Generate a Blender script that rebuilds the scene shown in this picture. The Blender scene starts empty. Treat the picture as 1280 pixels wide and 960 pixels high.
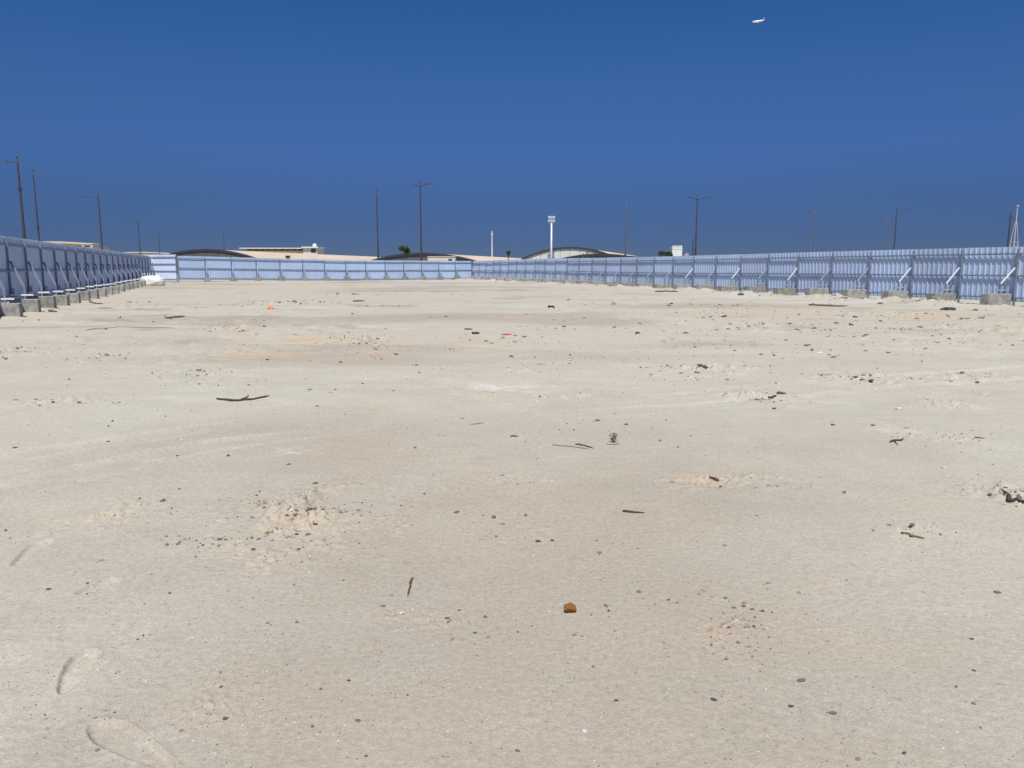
import bpy, bmesh, math, random
import numpy as np
from mathutils import Vector, Matrix

random.seed(7)
RNG = np.random.default_rng(11)
SC = bpy.context.scene
COL = SC.collection

# ------------------------------------------------------------------ camera
F_PX, W_PX, H_PX, HORIZON = 965.0, 1280.0, 960.0, 334.0
EYE = 1.65
PITCH = math.atan((H_PX / 2 - HORIZON) / F_PX)
CP, SP = math.cos(PITCH), math.sin(PITCH)
cam_d = bpy.data.cameras.new('camera')
cam_d.sensor_fit = 'HORIZONTAL'
cam_d.sensor_width = 36.0
cam_d.lens = 36.0 * F_PX / W_PX
cam_d.clip_start = 0.05
cam_d.clip_end = 20000
cam = bpy.data.objects.new('camera', cam_d)
COL.objects.link(cam)
cam.location = (0, 0, EYE)
cam.rotation_euler = (math.pi / 2 - PITCH, 0, 0)
SC.camera = cam

# ------------------------------------------------------------------ light
SUN_EL = math.radians(61)
SUN_AZ = math.atan2(-0.03, -1.0)          # clockwise from +Y: behind the viewer, a little left
world = bpy.data.worlds.new('World')
SC.world = world
world.use_nodes = True
wn = world.node_tree
for n in list(wn.nodes):
    wn.nodes.remove(n)
w_out = wn.nodes.new('ShaderNodeOutputWorld')
w_bg = wn.nodes.new('ShaderNodeBackground')
w_sky = wn.nodes.new('ShaderNodeTexSky')
w_sky.sky_type = 'NISHITA'
w_sky.sun_disc = False
w_sky.sun_elevation = SUN_EL
w_sky.sun_rotation = SUN_AZ
w_sky.altitude = 3000
w_sky.air_density = 1.0
w_sky.dust_density = 0.0
w_sky.ozone_density = 4.0
w_bg.inputs['Strength'].default_value = 0.09
# desert haze: the sky loses light and colour towards the horizon all the way round
w_tc = wn.nodes.new('ShaderNodeTexCoord')
w_sep = wn.nodes.new('ShaderNodeSeparateXYZ')
wn.links.new(w_tc.outputs['Generated'], w_sep.inputs[0])
w_rmp = wn.nodes.new('ShaderNodeValToRGB')
w_rmp.color_ramp.interpolation = 'LINEAR'
_stops = [(0.0, (.140, .180, .335)), (.04, (.160, .212, .380)), (.085, (.208, .290, .475)), (.14, (.290, .430, .69)), (.22, (.325, .555, .83)), (.30, (.267, .600, .940)), (1.0, (.27, .62, 1.0))]
w_rmp.color_ramp.elements[0].position = 0.0
w_rmp.color_ramp.elements[1].position = 1.0
for p_, c_ in _stops[1:-1]: w_rmp.color_ramp.elements.new(p_)
for e_, (p_, c_) in zip(w_rmp.color_ramp.elements, _stops): e_.color = (*c_, 1)
w_mul = wn.nodes.new('ShaderNodeVectorMath'); w_mul.operation = 'MULTIPLY'
wn.links.new(w_sep.outputs['Z'], w_rmp.inputs['Fac'])
wn.links.new(w_sky.outputs['Color'], w_mul.inputs[0])
wn.links.new(w_rmp.outputs['Color'], w_mul.inputs[1])
wn.links.new(w_mul.outputs[0], w_bg.inputs['Color'])
wn.links.new(w_bg.outputs['Background'], w_out.inputs['Surface'])

sun_d = bpy.data.lights.new('sun', 'SUN')
sun_d.energy = 5.0
sun_d.angle = math.radians(0.53)
sun_d.color = (1.0, 0.965, 0.92)
sun = bpy.data.objects.new('sun', sun_d)
COL.objects.link(sun)
S_DIR = Vector((math.sin(SUN_AZ) * math.cos(SUN_EL), math.cos(SUN_AZ) * math.cos(SUN_EL), math.sin(SUN_EL)))
sun.rotation_euler = S_DIR.to_track_quat('Z', 'Y').to_euler()
sun.location = (0, 0, 40)

SC.view_settings.view_transform = 'Standard'
SC.view_settings.look = 'None'
SC.view_settings.exposure = 0.0
SC.view_settings.gamma = 1.0
SC.view_settings.use_curve_mapping = False
SC.render.engine = 'CYCLES'
SC.cycles.max_bounces = 6
SC.cycles.diffuse_bounces = 3

# ------------------------------------------------------------------ measuring helpers
def ray(px, py):
    a = (px - W_PX / 2) / F_PX
    v = (H_PX / 2 - py) / F_PX
    return a, CP + v * SP, -SP + v * CP           # right, forward, up

def far(px, py, dist):
    """Place seen at a photo point, at a forward distance in metres."""
    a, f, u = ray(px, py)
    return Vector((a / f * dist, dist, EYE + u / f * dist))

def on_ground(px, py):
    a, f, u = ray(px, py)
    t = -EYE / u
    x, y = a * t, f * t
    for _ in range(4):
        z = float(height(np.array([x]), np.array([y]))[0])
        t = (z - EYE) / u
        x, y = a * t, f * t
    return Vector((x, y, z))

def flat_xy(px, py):
    a, f, u = ray(px, py)
    t = -EYE / u
    return a * t, f * t

# ------------------------------------------------------------------ noise and terrain
TAB = RNG.random((256, 256)).astype(np.float32)

def vnoise(x, y):
    xi = np.floor(x).astype(np.int64); yi = np.floor(y).astype(np.int64)
    fx = x - xi; fy = y - yi
    fx = fx * fx * fx * (fx * (fx * 6 - 15) + 10); fy = fy * fy * fy * (fy * (fy * 6 - 15) + 10)
    a = TAB[xi & 255, yi & 255]; b = TAB[(xi + 1) & 255, yi & 255]
    c = TAB[xi & 255, (yi + 1) & 255]; d = TAB[(xi + 1) & 255, (yi + 1) & 255]
    return (a + (b - a) * fx) * (1 - fy) + (c + (d - c) * fx) * fy - 0.5

def fbm(x, y, octs=3, gain=0.5):
    s = 0; amp = 1.0
    for i in range(octs):
        s = s + amp * vnoise(x + 17.3 * i, y - 9.1 * i)
        x = x * 2.03 + 0.3 * y; y = y * 2.03 - 0.3 * x * 0.5
        amp *= gain
    return s

# churned spots: photo point, half width and half height of the spot in photo pixels, clod height, mound height
CHURN = [
    (372, 650, 75, 38, .022, .045), (345, 690, 60, 25, .012, .015), (455, 665, 50, 25, .012, .01),
    (905, 605, 90, 10, .018, .02), (1250, 622, 45, 14, .035, .045), (1075, 473, 55, 7, .05, .05),
    (945, 495, 40, 9, .05, .03), (880, 462, 60, 9, .05, .03), (340, 380, 45, 4, .10, .10),
    (500, 364, 14, 2.0, .05, .22), (600, 365, 60, 2.0, .04, .06), (440, 425, 45, 6, .05, .05),
    (280, 408, 40, 6, .06, .05), (475, 440, 30, 6, .05, .03), (395, 416, 45, 5, .04, .06),
    (20, 440, 40, 6, .05, .04), (230, 468, 40, 6, .05, .03), (110, 450, 16, 9, .05, .02),
    (1165, 550, 60, 8, .025, .02), (1230, 415, 90, 6, .05, .04), (1050, 395, 120, 4, .06, .05),
    (900, 392, 90, 4, .05, .04), (940, 410, 60, 4, .07, .06), (1140, 670, 40, 8, .015, .01),
    (150, 640, 60, 20, .012, .012), (640, 660, 60, 14, .009, .006), (920, 780, 55, 35, .006, .0),
    (80, 505, 60, 5, .03, .03), (700, 495, 60, 5, .03, .0), (1210, 470, 60, 6, .04, .03),
    (650, 605, 50, 8, .012, .0), (545, 775, 70, 18, .007, .006), (250, 890, 40, 30, .006, .0),
    (300, 480, 80, 6, .02, .03), (1120, 430, 90, 5, .03, .03), (200, 385, 60, 3, .05, .06),
    (660, 465, 40, 5, .025, .0), (620, 425, 60, 4, .02, .03), (1190, 505, 60, 6, .025, .02),
]
CH = []
for px, py, wx, wy, ca, mh in CHURN:
    x0, y0 = flat_xy(px, py)
    xr, _ = flat_xy(px + wx, py)
    _, yt = flat_xy(px, py - wy)
    _, yb = flat_xy(px, py + wy)
    CH.append((x0, (yt + yb) / 2, abs(xr - x0), max((yt - yb) / 2, .08), ca, mh * (.95 if py > 600 else .55)))

# shoe prints: heel and toe points in the photo
PRINTS = [((78, 866), (112, 812)), ((215, 958), (118, 902)), ((18, 706), (58, 672)), ((96, 742), (148, 722))]
PR = [(*flat_xy(*a), *flat_xy(*b)) for a, b in PRINTS]

# wheel tracks that sweep across the plot: photo points along each, width and depth in metres
_R = [([(-260, 640), (0, 575), (240, 535), (480, 512), (760, 500), (1000, 478), (1400, 450)], .34, .020),
      ([(-300, 700), (0, 612), (260, 560), (520, 530), (800, 514), (1060, 490), (1500, 458)], .34, .020),
      ([(-60, 452), (200, 432), (420, 405), (640, 386), (820, 370)], .5, .05),
      ([(-60, 480), (240, 447), (470, 415), (690, 392), (880, 374)], .5, .05),
      ([(1400, 600), (1100, 520), (900, 455), (760, 410), (660, 380)], .42, .03),
      ([(1400, 540), (1140, 490), (950, 440), (800, 402), (690, 377)], .42, .03)]
RUTS = [(np.array([flat_xy(*p_) for p_ in l_]), w_, d_) for l_, w_, d_ in _R]

# fence lines in plan: X = s*Y + c (measured from the photograph)
KX, KY = 1.0113, 1.0232
L_S, L_C = -0.364 * KX / KY, -8.09 * KX
R_S, R_C = -0.389 * KX / KY, 34.54 * KX

def height(x, y):
    r = np.hypot(x, y)
    near = np.clip(1 - r / 140.0, 0, 1)
    h = .10 * fbm(x / 14 + 3.1, y / 11, 2) * near
    h = h + .035 * fbm(x / 2.6 + .2 * y, y / 2.0 + 5, 3) * near
    # faint wheel ruts that sweep across the plot
    g = y - 0.16 * x + 0.9 * np.sin(x * .11)
    h = h + .012 * np.sin(g * 2.1 + 2 * fbm(x / 6, y / 6, 2)) * np.clip(fbm(x / 7 + 40, y / 5 + 9, 2) * 3 + .3, 0, 1) * near
    rough = np.clip(.55 + 1.6 * fbm(x / 3.3 + 9, y / 3.3 - 4, 2), .12, 1.5)
    h = h + .012 * rough * fbm(x / .42, y / .42, 3) * near
    h = h + .0042 * rough * fbm(x / .085, y / .085, 3, .6) * near
    # machines have churned the middle and far ground: hand-high clods in streaks along the working direction
    farm = np.clip((y - 7) / 9, 0, 1) * near
    patch = np.clip(fbm(x / 5.0 + 60, y / 2.6 + 15, 3) * 3.2 + .05, 0, 1)
    h = h + farm * patch * .085 * fbm(x / .75 + 5, y / .55 - 3, 3, .6)
    h = h + farm * .030 * fbm(x / 1.1 - 8, y / .6 + 2, 2)
    # pimply crust: the photograph's ground has soft lumps a hand wide
    h = h + .016 * np.clip(fbm(x / .27 + 31, y / .33 + 7, 2) - .12, 0, 1) * rough * near
    # ground lies a little higher by the shaded fence and in its far corner
    dl = x - (L_S * y + L_C)
    h = h + .34 * np.clip(1 - np.clip(dl + .2, 0, 99) / 1.0, 0, 1) ** 2 * np.clip((y - 5) / 10, 0, 1) * np.clip((120 - y) / 20, 0, 1)
    h = h + .18 * np.clip((y - 45) / 35, 0, 1) * np.clip((-8 - x) / 20, 0, 1) * np.clip((160 - y) / 40, 0, 1)
    # pale bank raked up in front of the sunlit fence
    dr = (R_S * y + R_C) - x
    bank = np.exp(-((dr - 2.15) / .8) ** 2)
    h = h + bank * (.09 + .34 * np.clip(fbm(x / 1.1, y / 1.1, 4, .6) + .08, 0, 1)) * np.clip((y - 5) / 10, 0, 1) * np.clip((130 - y) / 20, 0, 1)
    for line, wid, dep in RUTS:
        dmin = np.full(x.shape, 9.0); along = np.zeros(x.shape); acc = 0.0
        bb = (x > line[:, 0].min() - 1) & (x < line[:, 0].max() + 1) & (y > line[:, 1].min() - 1) & (y < line[:, 1].max() + 1)
        if not bb.any(): continue
        xb, yb_ = x[bb], y[bb]; db = np.full(xb.shape, 9.0); ab = np.zeros(xb.shape)
        for k in range(len(line) - 1):
            p0, p1 = line[k], line[k + 1]; ll = math.hypot(*(p1 - p0)); ux, uy = (p1 - p0) / ll
            t = np.clip((xb - p0[0]) * ux + (yb_ - p0[1]) * uy, 0, ll)
            dd = np.hypot(xb - p0[0] - ux * t, yb_ - p0[1] - uy * t)
            c_ = dd < db; db[c_] = dd[c_]; ab[c_] = acc + t[c_]; acc += ll
        q = db / (wid / 2) + .35 * fbm(xb / .5, yb_ / .5, 2)
        fade = np.clip(.6 + 2.2 * fbm(xb / 3 + 5, yb_ / 3, 2), 0, 1)
        h[bb] = h[bb] + fade * (-dep / (1 + np.exp((q - 1) * 9)) + dep * .8 * np.exp(-((q - 1.35) / .28) ** 2)
                                + dep * .35 * np.sin(ab / .085) * np.clip(1.1 - q, 0, 1))
    for cx, cy, rx, ry, ca, mh in CH:
        q = ((x - cx) / rx) ** 2 + ((y - cy) / ry) ** 2
        m = q < 6
        if not m.any():
            continue
        xm, ym, qm = x[m], y[m], q[m]
        w = np.exp(-qm * 1.1) * np.clip(.7 + 2.6 * fbm(xm / (rx * .55) + 11, ym / (ry * .6) + cy, 3), 0, 1.5)
        sc = max(.022, min(.30, ca * 2.2))
        cl = fbm(xm / sc, ym / sc, 3, .6)
        h[m] = h[m] + w * (ca * 1.05 * np.clip(cl * 2.4 - .1, -.5, 1.4) + mh * np.clip(.5 + 1.4 * fbm(xm / (rx * .7) + 3, ym / (ry * .8), 2), 0, 1.3))
    for hx, hy, tx, ty in PR:
        L = math.hypot(tx - hx, ty - hy)
        m = (np.abs(x - (hx + tx) / 2) < L) & (np.abs(y - (hy + ty) / 2) < L)
        if not m.any():
            continue
        ux, uy = (tx - hx) / L, (ty - hy) / L
        a = ((x[m] - hx) * ux + (y[m] - hy) * uy) / L
        b = (-(x[m] - hx) * uy + (y[m] - hy) * ux)
        half = .046 + .014 * np.sin((a - .35) * 4.2)
        e = np.maximum(np.abs(b) / half, np.abs(a - .5) / .5) + .10 * fbm(x[m] / .05, y[m] / .05, 2)
        ell = np.sqrt((np.abs(b) / half) ** 2.4 + (np.abs(a - .5) / .5) ** 4) + .12 * fbm(x[m] / .06, y[m] / .06, 2)
        inside = 1 / (1 + np.exp((ell - 1) * 13))
        rim = np.exp(-((ell - 1.18) / .13) ** 2)
        h[m] = h[m] * (1 - .75 * inside) + inside * (np.mean(h[m]) * .75) - .018 * inside + .006 * rim
    return h

# ------------------------------------------------------------------ materials
def mat(name, col, rough=.8, metal=0.0, spread=.0, nscale=3.0, bump=0.0, bscale=40.0, col2=None, vary=0.0):
    m = bpy.data.materials.new(name)
    m.use_nodes = True
    nt = m.node_tree
    b = nt.nodes['Principled BSDF']
    b.inputs['Roughness'].default_value = rough
    b.inputs['Metallic'].default_value = metal
    tc = nt.nodes.new('ShaderNodeTexCoord')
    oi = nt.nodes.new('ShaderNodeObjectInfo')
    off = nt.nodes.new('ShaderNodeVectorMath'); off.operation = 'ADD'
    nt.links.new(tc.outputs['Object'], off.inputs[0])
    mul = nt.nodes.new('ShaderNodeMath'); mul.operation = 'MULTIPLY'; mul.inputs[1].default_value = 37.0
    nt.links.new(oi.outputs['Random'], mul.inputs[0])
    nt.links.new(mul.outputs[0], off.inputs[1])
    nz = nt.nodes.new('ShaderNodeTexNoise')
    nz.inputs['Scale'].default_value = nscale
    nz.inputs['Detail'].default_value = 6
    nz.inputs['Roughness'].default_value = .65
    nt.links.new(off.outputs[0], nz.inputs['Vector'])
    rp = nt.nodes.new('ShaderNodeValToRGB')
    c2 = col2 if col2 else tuple(c * (1 + spread) for c in col)
    c1 = col if col2 else tuple(c * (1 - spread) for c in col)
    rp.color_ramp.elements[0].position = .35; rp.color_ramp.elements[0].color = (*c1, 1)
    rp.color_ramp.elements[1].position = .68; rp.color_ramp.elements[1].color = (*c2, 1)
    nt.links.new(nz.outputs['Fac'], rp.inputs['Fac'])
    out_c = rp.outputs['Color']
    if vary:          # each piece has weathered to its own tint
        vm = nt.nodes.new('ShaderNodeMath'); vm.operation = 'MULTIPLY_ADD'
        vm.inputs[1].default_value = vary; vm.inputs[2].default_value = 1 - vary * .55
        nt.links.new(oi.outputs['Random'], vm.inputs[0])
        vx = nt.nodes.new('ShaderNodeVectorMath'); vx.operation = 'SCALE'
        nt.links.new(out_c, vx.inputs[0]); nt.links.new(vm.outputs[0], vx.inputs['Scale'])
        out_c = vx.outputs[0]
    nt.links.new(out_c, b.inputs['Base Color'])
    if bump:
        n2 = nt.nodes.new('ShaderNodeTexNoise')
        n2.inputs['Scale'].default_value = bscale
        n2.inputs['Detail'].default_value = 5
        nt.links.new(off.outputs[0], n2.inputs['Vector'])
        bp = nt.nodes.new('ShaderNodeBump')
        bp.inputs['Strength'].default_value = bump
        bp.inputs['Distance'].default_value = .02
        nt.links.new(n2.outputs['Fac'], bp.inputs['Height'])
        nt.links.new(bp.outputs['Normal'], b.inputs['Normal'])
    return m

M = {}
M['sheet'] = mat('pale_blue_sheet', (.465, .585, .78), .45, 0, .07, .8, vary=.16)
M['paler_sheet'] = mat('paler_fence_sheet', (.62, .72, .90), .45, 0, .05, .8)  # fence sheet in a paler tone, for the corner hoarding
M['steel'] = mat('grey_steel', (.20, .23, .30), .5, .0, .2, 4)
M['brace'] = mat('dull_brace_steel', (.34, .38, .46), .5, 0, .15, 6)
M['shade_brace'] = mat('shaded_brace_steel', (.24, .27, .33), .5, 0, .15, 6)  # brace steel copy with the left fence's shade in its colour
M['white_steel'] = mat('white_painted_steel', (.78, .78, .80), .45, 0, .05, 5)
M['concrete'] = mat('grey_concrete', (.31, .305, .28), .95, 0, .34, 5, .6, 30, vary=.3)
M['pole'] = mat('weathered_pole_steel', (.050, .050, .060), .6, 0, .2, 2)
M['pole_far'] = mat('haze_paled_pole', (.10, .115, .16), .6, 0, .15, 2)  # pole steel paled towards blue; distance haze put into the colour
M['lamp'] = mat('lamp_housing', (.05, .05, .06), .5, 0, .1, 4)
M['lens'] = mat('lamp_glass', (.55, .56, .58), .2, 0, .05, 4)
M['cream_roof'] = mat('cream_roofing', (.62, .50, .36), .8, 0, .10, .15, .2, 1.0)
M['dark_gable'] = mat('charcoal_cladding', (.095, .102, .108), .7, 0, .15, .3)
M['dark_trim'] = mat('dark_roof_edge', (.030, .034, .045), .7, 0, .15, .5)
M['pale_gable'] = mat('pale_cladding', (.60, .62, .57), .7, 0, .06, .4)
M['white_wall'] = mat('white_render', (.70, .70, .67), .8, 0, .06, .6)
M['cream_wall'] = mat('cream_render', (.60, .54, .43), .8, 0, .06, .6)
M['glass'] = mat('dark_glazing', (.05, .06, .08), .2, 0, .2, .6)
M['leaf'] = mat('green_foliage', (.030, .055, .020), .7, 0, 0, 3, col2=(.075, .11, .04))
M['bark'] = mat('grey_brown_bark', (.14, .10, .07), .9, 0, .3, 9)
M['bag'] = mat('white_woven_plastic', (.76, .76, .74), .6, 0, .06, 6, .5, 18)
M['plane'] = mat('white_aircraft_paint', (.80, .80, .80), .35, 0, .03, .3)
M['tail'] = mat('blue_grey_tail_paint', (.30, .32, .42), .4, 0, .05, .3)
M['wood'] = mat('dry_brown_wood', (.16, .105, .07), .9, 0, .35, 20, .4, 60)
M['dark_wood'] = mat('blackened_wood', (.055, .048, .042), .9, 0, .35, 20, .4, 60)
M['red_stick'] = mat('red_brown_stick', (.17, .060, .045), .7, 0, .3, 30, .3, 60)
M['twig'] = mat('straw_twig', (.27, .20, .13), .9, 0, .25, 30)
M['orange_bag'] = mat('orange_plastic', (.80, .16, .04), .5, 0, .1, 8)
M['red_bag'] = mat('red_plastic', (.45, .04, .03), .5, 0, .1, 8)
M['rag'] = mat('dark_plastic_sheet', (.055, .055, .06), .5, 0, .3, 8)
M['st_dark'] = mat('dark_grey_stone', (.095, .093, .090), .85, 0, .35, 40, .5, 90)
M['st_grey'] = mat('mid_grey_stone', (.19, .18, .165), .9, 0, .3, 40, .5, 90)
M['st_tan'] = mat('tan_stone', (.33, .25, .17), .9, 0, .25, 40, .5, 90)
M['st_white'] = mat('chalky_white_stone', (.60, .58, .54), .9, 0, .1, 40, .4, 90)
M['st_orange'] = mat('orange_brown_stone', (.36, .15, .03), .9, 0, 0, 26, .8, 70, col2=(.62, .30, .08))
M['soil'] = mat('shade_darkened_soil', (.20, .175, .14), .95, 0, .25, 30, .6, 70)  # moist soil tone with the crumbs' own shadow put into the colour
M['mast_steel'] = mat('off_white_mast_steel', (.46, .47, .48), .5, 0, .1, 5)
M['clod'] = mat('sandy_clod', (.46, .42, .35), .95, 0, .12, 30, .6, 70)

def ground_material():
    m = bpy.data.materials.new('sandy_ground')
    m.use_nodes = True
    nt = m.node_tree
    N = nt.nodes.new; Lk = nt.links.new
    b = nt.nodes['Principled BSDF']
    b.inputs['Roughness'].default_value = .95
    b.inputs['Specular IOR Level'].default_value = .15
    tc = N('ShaderNodeTexCoord')
    def noise(scale, detail=5, rough=.6, sx=1, sy=1, dist=0):
        mp = N('ShaderNodeMapping')
        mp.inputs['Scale'].default_value = (sx, sy, 1)
        Lk(tc.outputs['Object'], mp.inputs['Vector'])
        n = N('ShaderNodeTexNoise')
        n.inputs['Scale'].default_value = scale
        n.inputs['Detail'].default_value = detail
        n.inputs['Roughness'].default_value = rough
        n.inputs['Distortion'].default_value = dist
        Lk(mp.outputs['Vector'], n.inputs['Vector'])
        return n.outputs['Fac']
    def ramp(fac, p0, c0, p1, c1):
        r = N('ShaderNodeValToRGB')
        r.color_ramp.elements[0].position = p0; r.color_ramp.elements[0].color = (*c0, 1)
        r.color_ramp.elements[1].position = p1; r.color_ramp.elements[1].color = (*c1, 1)
        Lk(fac, r.inputs['Fac'])
        return r.outputs['Color']
    def mix(kind, fac, a, bb):
        x = N('ShaderNodeMixRGB'); x.blend_type = kind
        if hasattr(fac, 'is_linked'): Lk(fac, x.inputs[0])
        else: x.inputs[0].default_value = fac
        for i, v in ((1, a), (2, bb)):
            if hasattr(v, 'is_linked'): Lk(v, x.inputs[i])
            else: x.inputs[i].default_value = (*v, 1)
        return x.outputs[0]
    grey = (.492, .460, .390); warm = (.515, .458, .378)
    zone = N('ShaderNodeAttribute'); zone.attribute_name = 'zone'
    base = ramp(noise(.34, 5, .65, 1.0, .8, .8), .38, grey, .62, warm)
    crust = ramp(noise(.26, 5, .65, 1.0, .7, .8), .34, (.596, .588, .508), .66, (.608, .565, .480))
    base = mix('MIX', zone.outputs['Fac'], base, crust)
    base = mix('MIX', ramp(noise(.8, 6, .7, 1.0, .7, 1.0), .50, (0, 0, 0), .78, (.5, .5, .5)), base, (.500, .490, .425))
    base = mix('MIX', ramp(noise(.55, 6, .72, 1.0, .8, 1.2), .57, (0, 0, 0), .80, (.42, .42, .42)), base, (.53, .435, .32))
    # darker noise mottling
    base = mix('MULTIPLY', ramp(noise(1.9, 7, .75, .9, .9, .8), .45, (1, 1, 1), .80, (.75, .75, .75)), base, (.80, .77, .73))
    # stains
    at = N('ShaderNodeAttribute'); at.attribute_name = 'stain'
    sp = N('ShaderNodeSeparateColor'); Lk(at.outputs['Color'], sp.inputs['Color'])
    base = mix('MIX', sp.outputs['Red'], base, (.68, .665, .63))
    base = mix('MIX', sp.outputs['Green'], base, (.53, .40, .265))
    base = mix('MIX', sp.outputs['Blue'], base, (.33, .29, .24))  # churned soil, its dark tone also supplying shade for the relief
    # grain
    g1 = ramp(noise(34, 3, .7), .30, (.86, .86, .86), .72, (1.10, 1.10, 1.10))
    base = mix('MULTIPLY', 1.0, base, g1)
    g2 = ramp(noise(170, 2, .6), .28, (.80, .80, .79), .70, (1.15, 1.15, 1.15))
    base = mix('MULTIPLY', 1.0, base, g2)
    # scattered dark and white specks of grit
    vo = N('ShaderNodeTexVoronoi'); vo.inputs['Scale'].default_value = 55
    Lk(tc.outputs['Object'], vo.inputs['Vector'])
    sepv = N('ShaderNodeSeparateColor'); Lk(vo.outputs['Color'], sepv.inputs['Color'])
    def spot(ch, th, rad):
        a = N('ShaderNodeMath'); a.operation = 'GREATER_THAN'; a.inputs[1].default_value = th
        Lk(sepv.outputs[ch], a.inputs[0])
        c = N('ShaderNodeMath'); c.operation = 'LESS_THAN'; c.inputs[1].default_value = rad
        Lk(vo.outputs['Distance'], c.inputs[0])
        d = N('ShaderNodeMath'); d.operation = 'MULTIPLY'
        Lk(a.outputs[0], d.inputs[0]); Lk(c.outputs[0], d.inputs[1])
        return d.outputs[0]
    base = mix('MIX', spot('Red', .95, .25), base, (.20, .18, .15))
    base = mix('MIX', spot('Green', .975, .22), base, (.62, .60, .56))
    Lk(base, b.inputs['Base Color'])
    add = N('ShaderNodeMath'); add.operation = 'ADD'
    n1 = noise(22, 4, .65); n2 = noise(120, 3, .6)
    m1 = N('ShaderNodeMath'); m1.operation = 'MULTIPLY'; m1.inputs[1].default_value = 3.0
    Lk(n1, m1.inputs[0]); Lk(m1.outputs[0], add.inputs[0]); Lk(n2, add.inputs[1])
    bp = N('ShaderNodeBump'); bp.inputs['Strength'].default_value = .40; bp.inputs['Distance'].default_value = .008
    Lk(add.outputs[0], bp.inputs['Height']); Lk(bp.outputs['Normal'], b.inputs['Normal'])
    return m
M['ground'] = ground_material()

# ------------------------------------------------------------------ object helpers
def tag(o, label=None, cat=None, group=None, kind=None):
    if label: o['label'] = label
    if cat: o['category'] = cat
    if group: o['group'] = group
    if kind: o['kind'] = kind
    return o

def empty(name, loc=(0, 0, 0), rz=0.0):
    o = bpy.data.objects.new(name, None)
    o.empty_display_size = .3
    o.location = loc; o.rotation_euler = (0, 0, rz)
    COL.objects.link(o)
    return o

def link(name, me, parent=None, loc=(0, 0, 0), rot=(0, 0, 0), scale=None):
    o = bpy.data.objects.new(name, me)
    COL.objects.link(o)
    if parent: o.parent = parent
    o.location = loc; o.rotation_euler = rot
    if scale is not None: o.scale = scale
    return o

def mesh_of(name, bm, material, smooth=False):
    me = bpy.data.meshes.new(name)
    bmesh.ops.recalc_face_normals(bm, faces=bm.faces[:])
    bm.to_mesh(me); bm.free()
    for m_ in (material if isinstance(material, (list, tuple)) else [material]):
        me.materials.append(m_)
    if smooth:
        for p in me.polygons: p.use_smooth = True
    return me

def box(bm, x0, x1, y0, y1, z0, z1, bev=0.0):
    r = bmesh.ops.create_cube(bm, size=1)
    vs = r['verts']
    for v in vs:
        v.co.x = x0 if v.co.x < 0 else x1
        v.co.y = y0 if v.co.y < 0 else y1
        v.co.z = z0 if v.co.z < 0 else z1
    if bev:
        es = set(e for v in vs for e in v.link_edges)
        bmesh.ops.bevel(bm, geom=list(es), offset=bev, segments=1, affect='EDGES')

def tube(bm, pts, radii, seg=8, cap=True):
    pts = [Vector(p) for p in pts]
    rings = []
    for i, p in enumerate(pts):
        d = (pts[min(i + 1, len(pts) - 1)] - pts[max(i - 1, 0)]).normalized()
        ref = Vector((0, 0, 1)) if abs(d.z) < .9 else Vector((1, 0, 0))
        a = d.cross(ref).normalized(); b = d.cross(a).normalized()
        r = radii[i] if isinstance(radii, (list, tuple)) else radii
        rings.append([bm.verts.new(p + (a * math.cos(2 * math.pi * k / seg) + b * math.sin(2 * math.pi * k / seg)) * r) for k in range(seg)])
    for i in range(len(rings) - 1):
        for k in range(seg):
            bm.faces.new((rings[i][k], rings[i][(k + 1) % seg], rings[i + 1][(k + 1) % seg], rings[i + 1][k]))
    if cap:
        bm.faces.new(rings[0]); bm.faces.new(rings[-1])

def beam(bm, a, b, w, h):
    """Square bar from a to b."""
    a, b = Vector(a), Vector(b)
    d = (b - a).normalized()
    s = d.cross(Vector((0, 0, 1)))
    s = s.normalized() if s.length > 1e-4 else Vector((1, 0, 0))
    u = s.cross(d).normalized()
    vs = []
    for p in (a, b):
        vs.append([bm.verts.new(p + s * sx * w / 2 + u * su * h / 2) for sx, su in ((-1, -1), (1, -1), (1, 1), (-1, 1))])
    for k in range(4):
        bm.faces.new((vs[0][k], vs[0][(k + 1) % 4], vs[1][(k + 1) % 4], vs[1][k]))
    bm.faces.new(vs[0]); bm.faces.new(vs[1])

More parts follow.
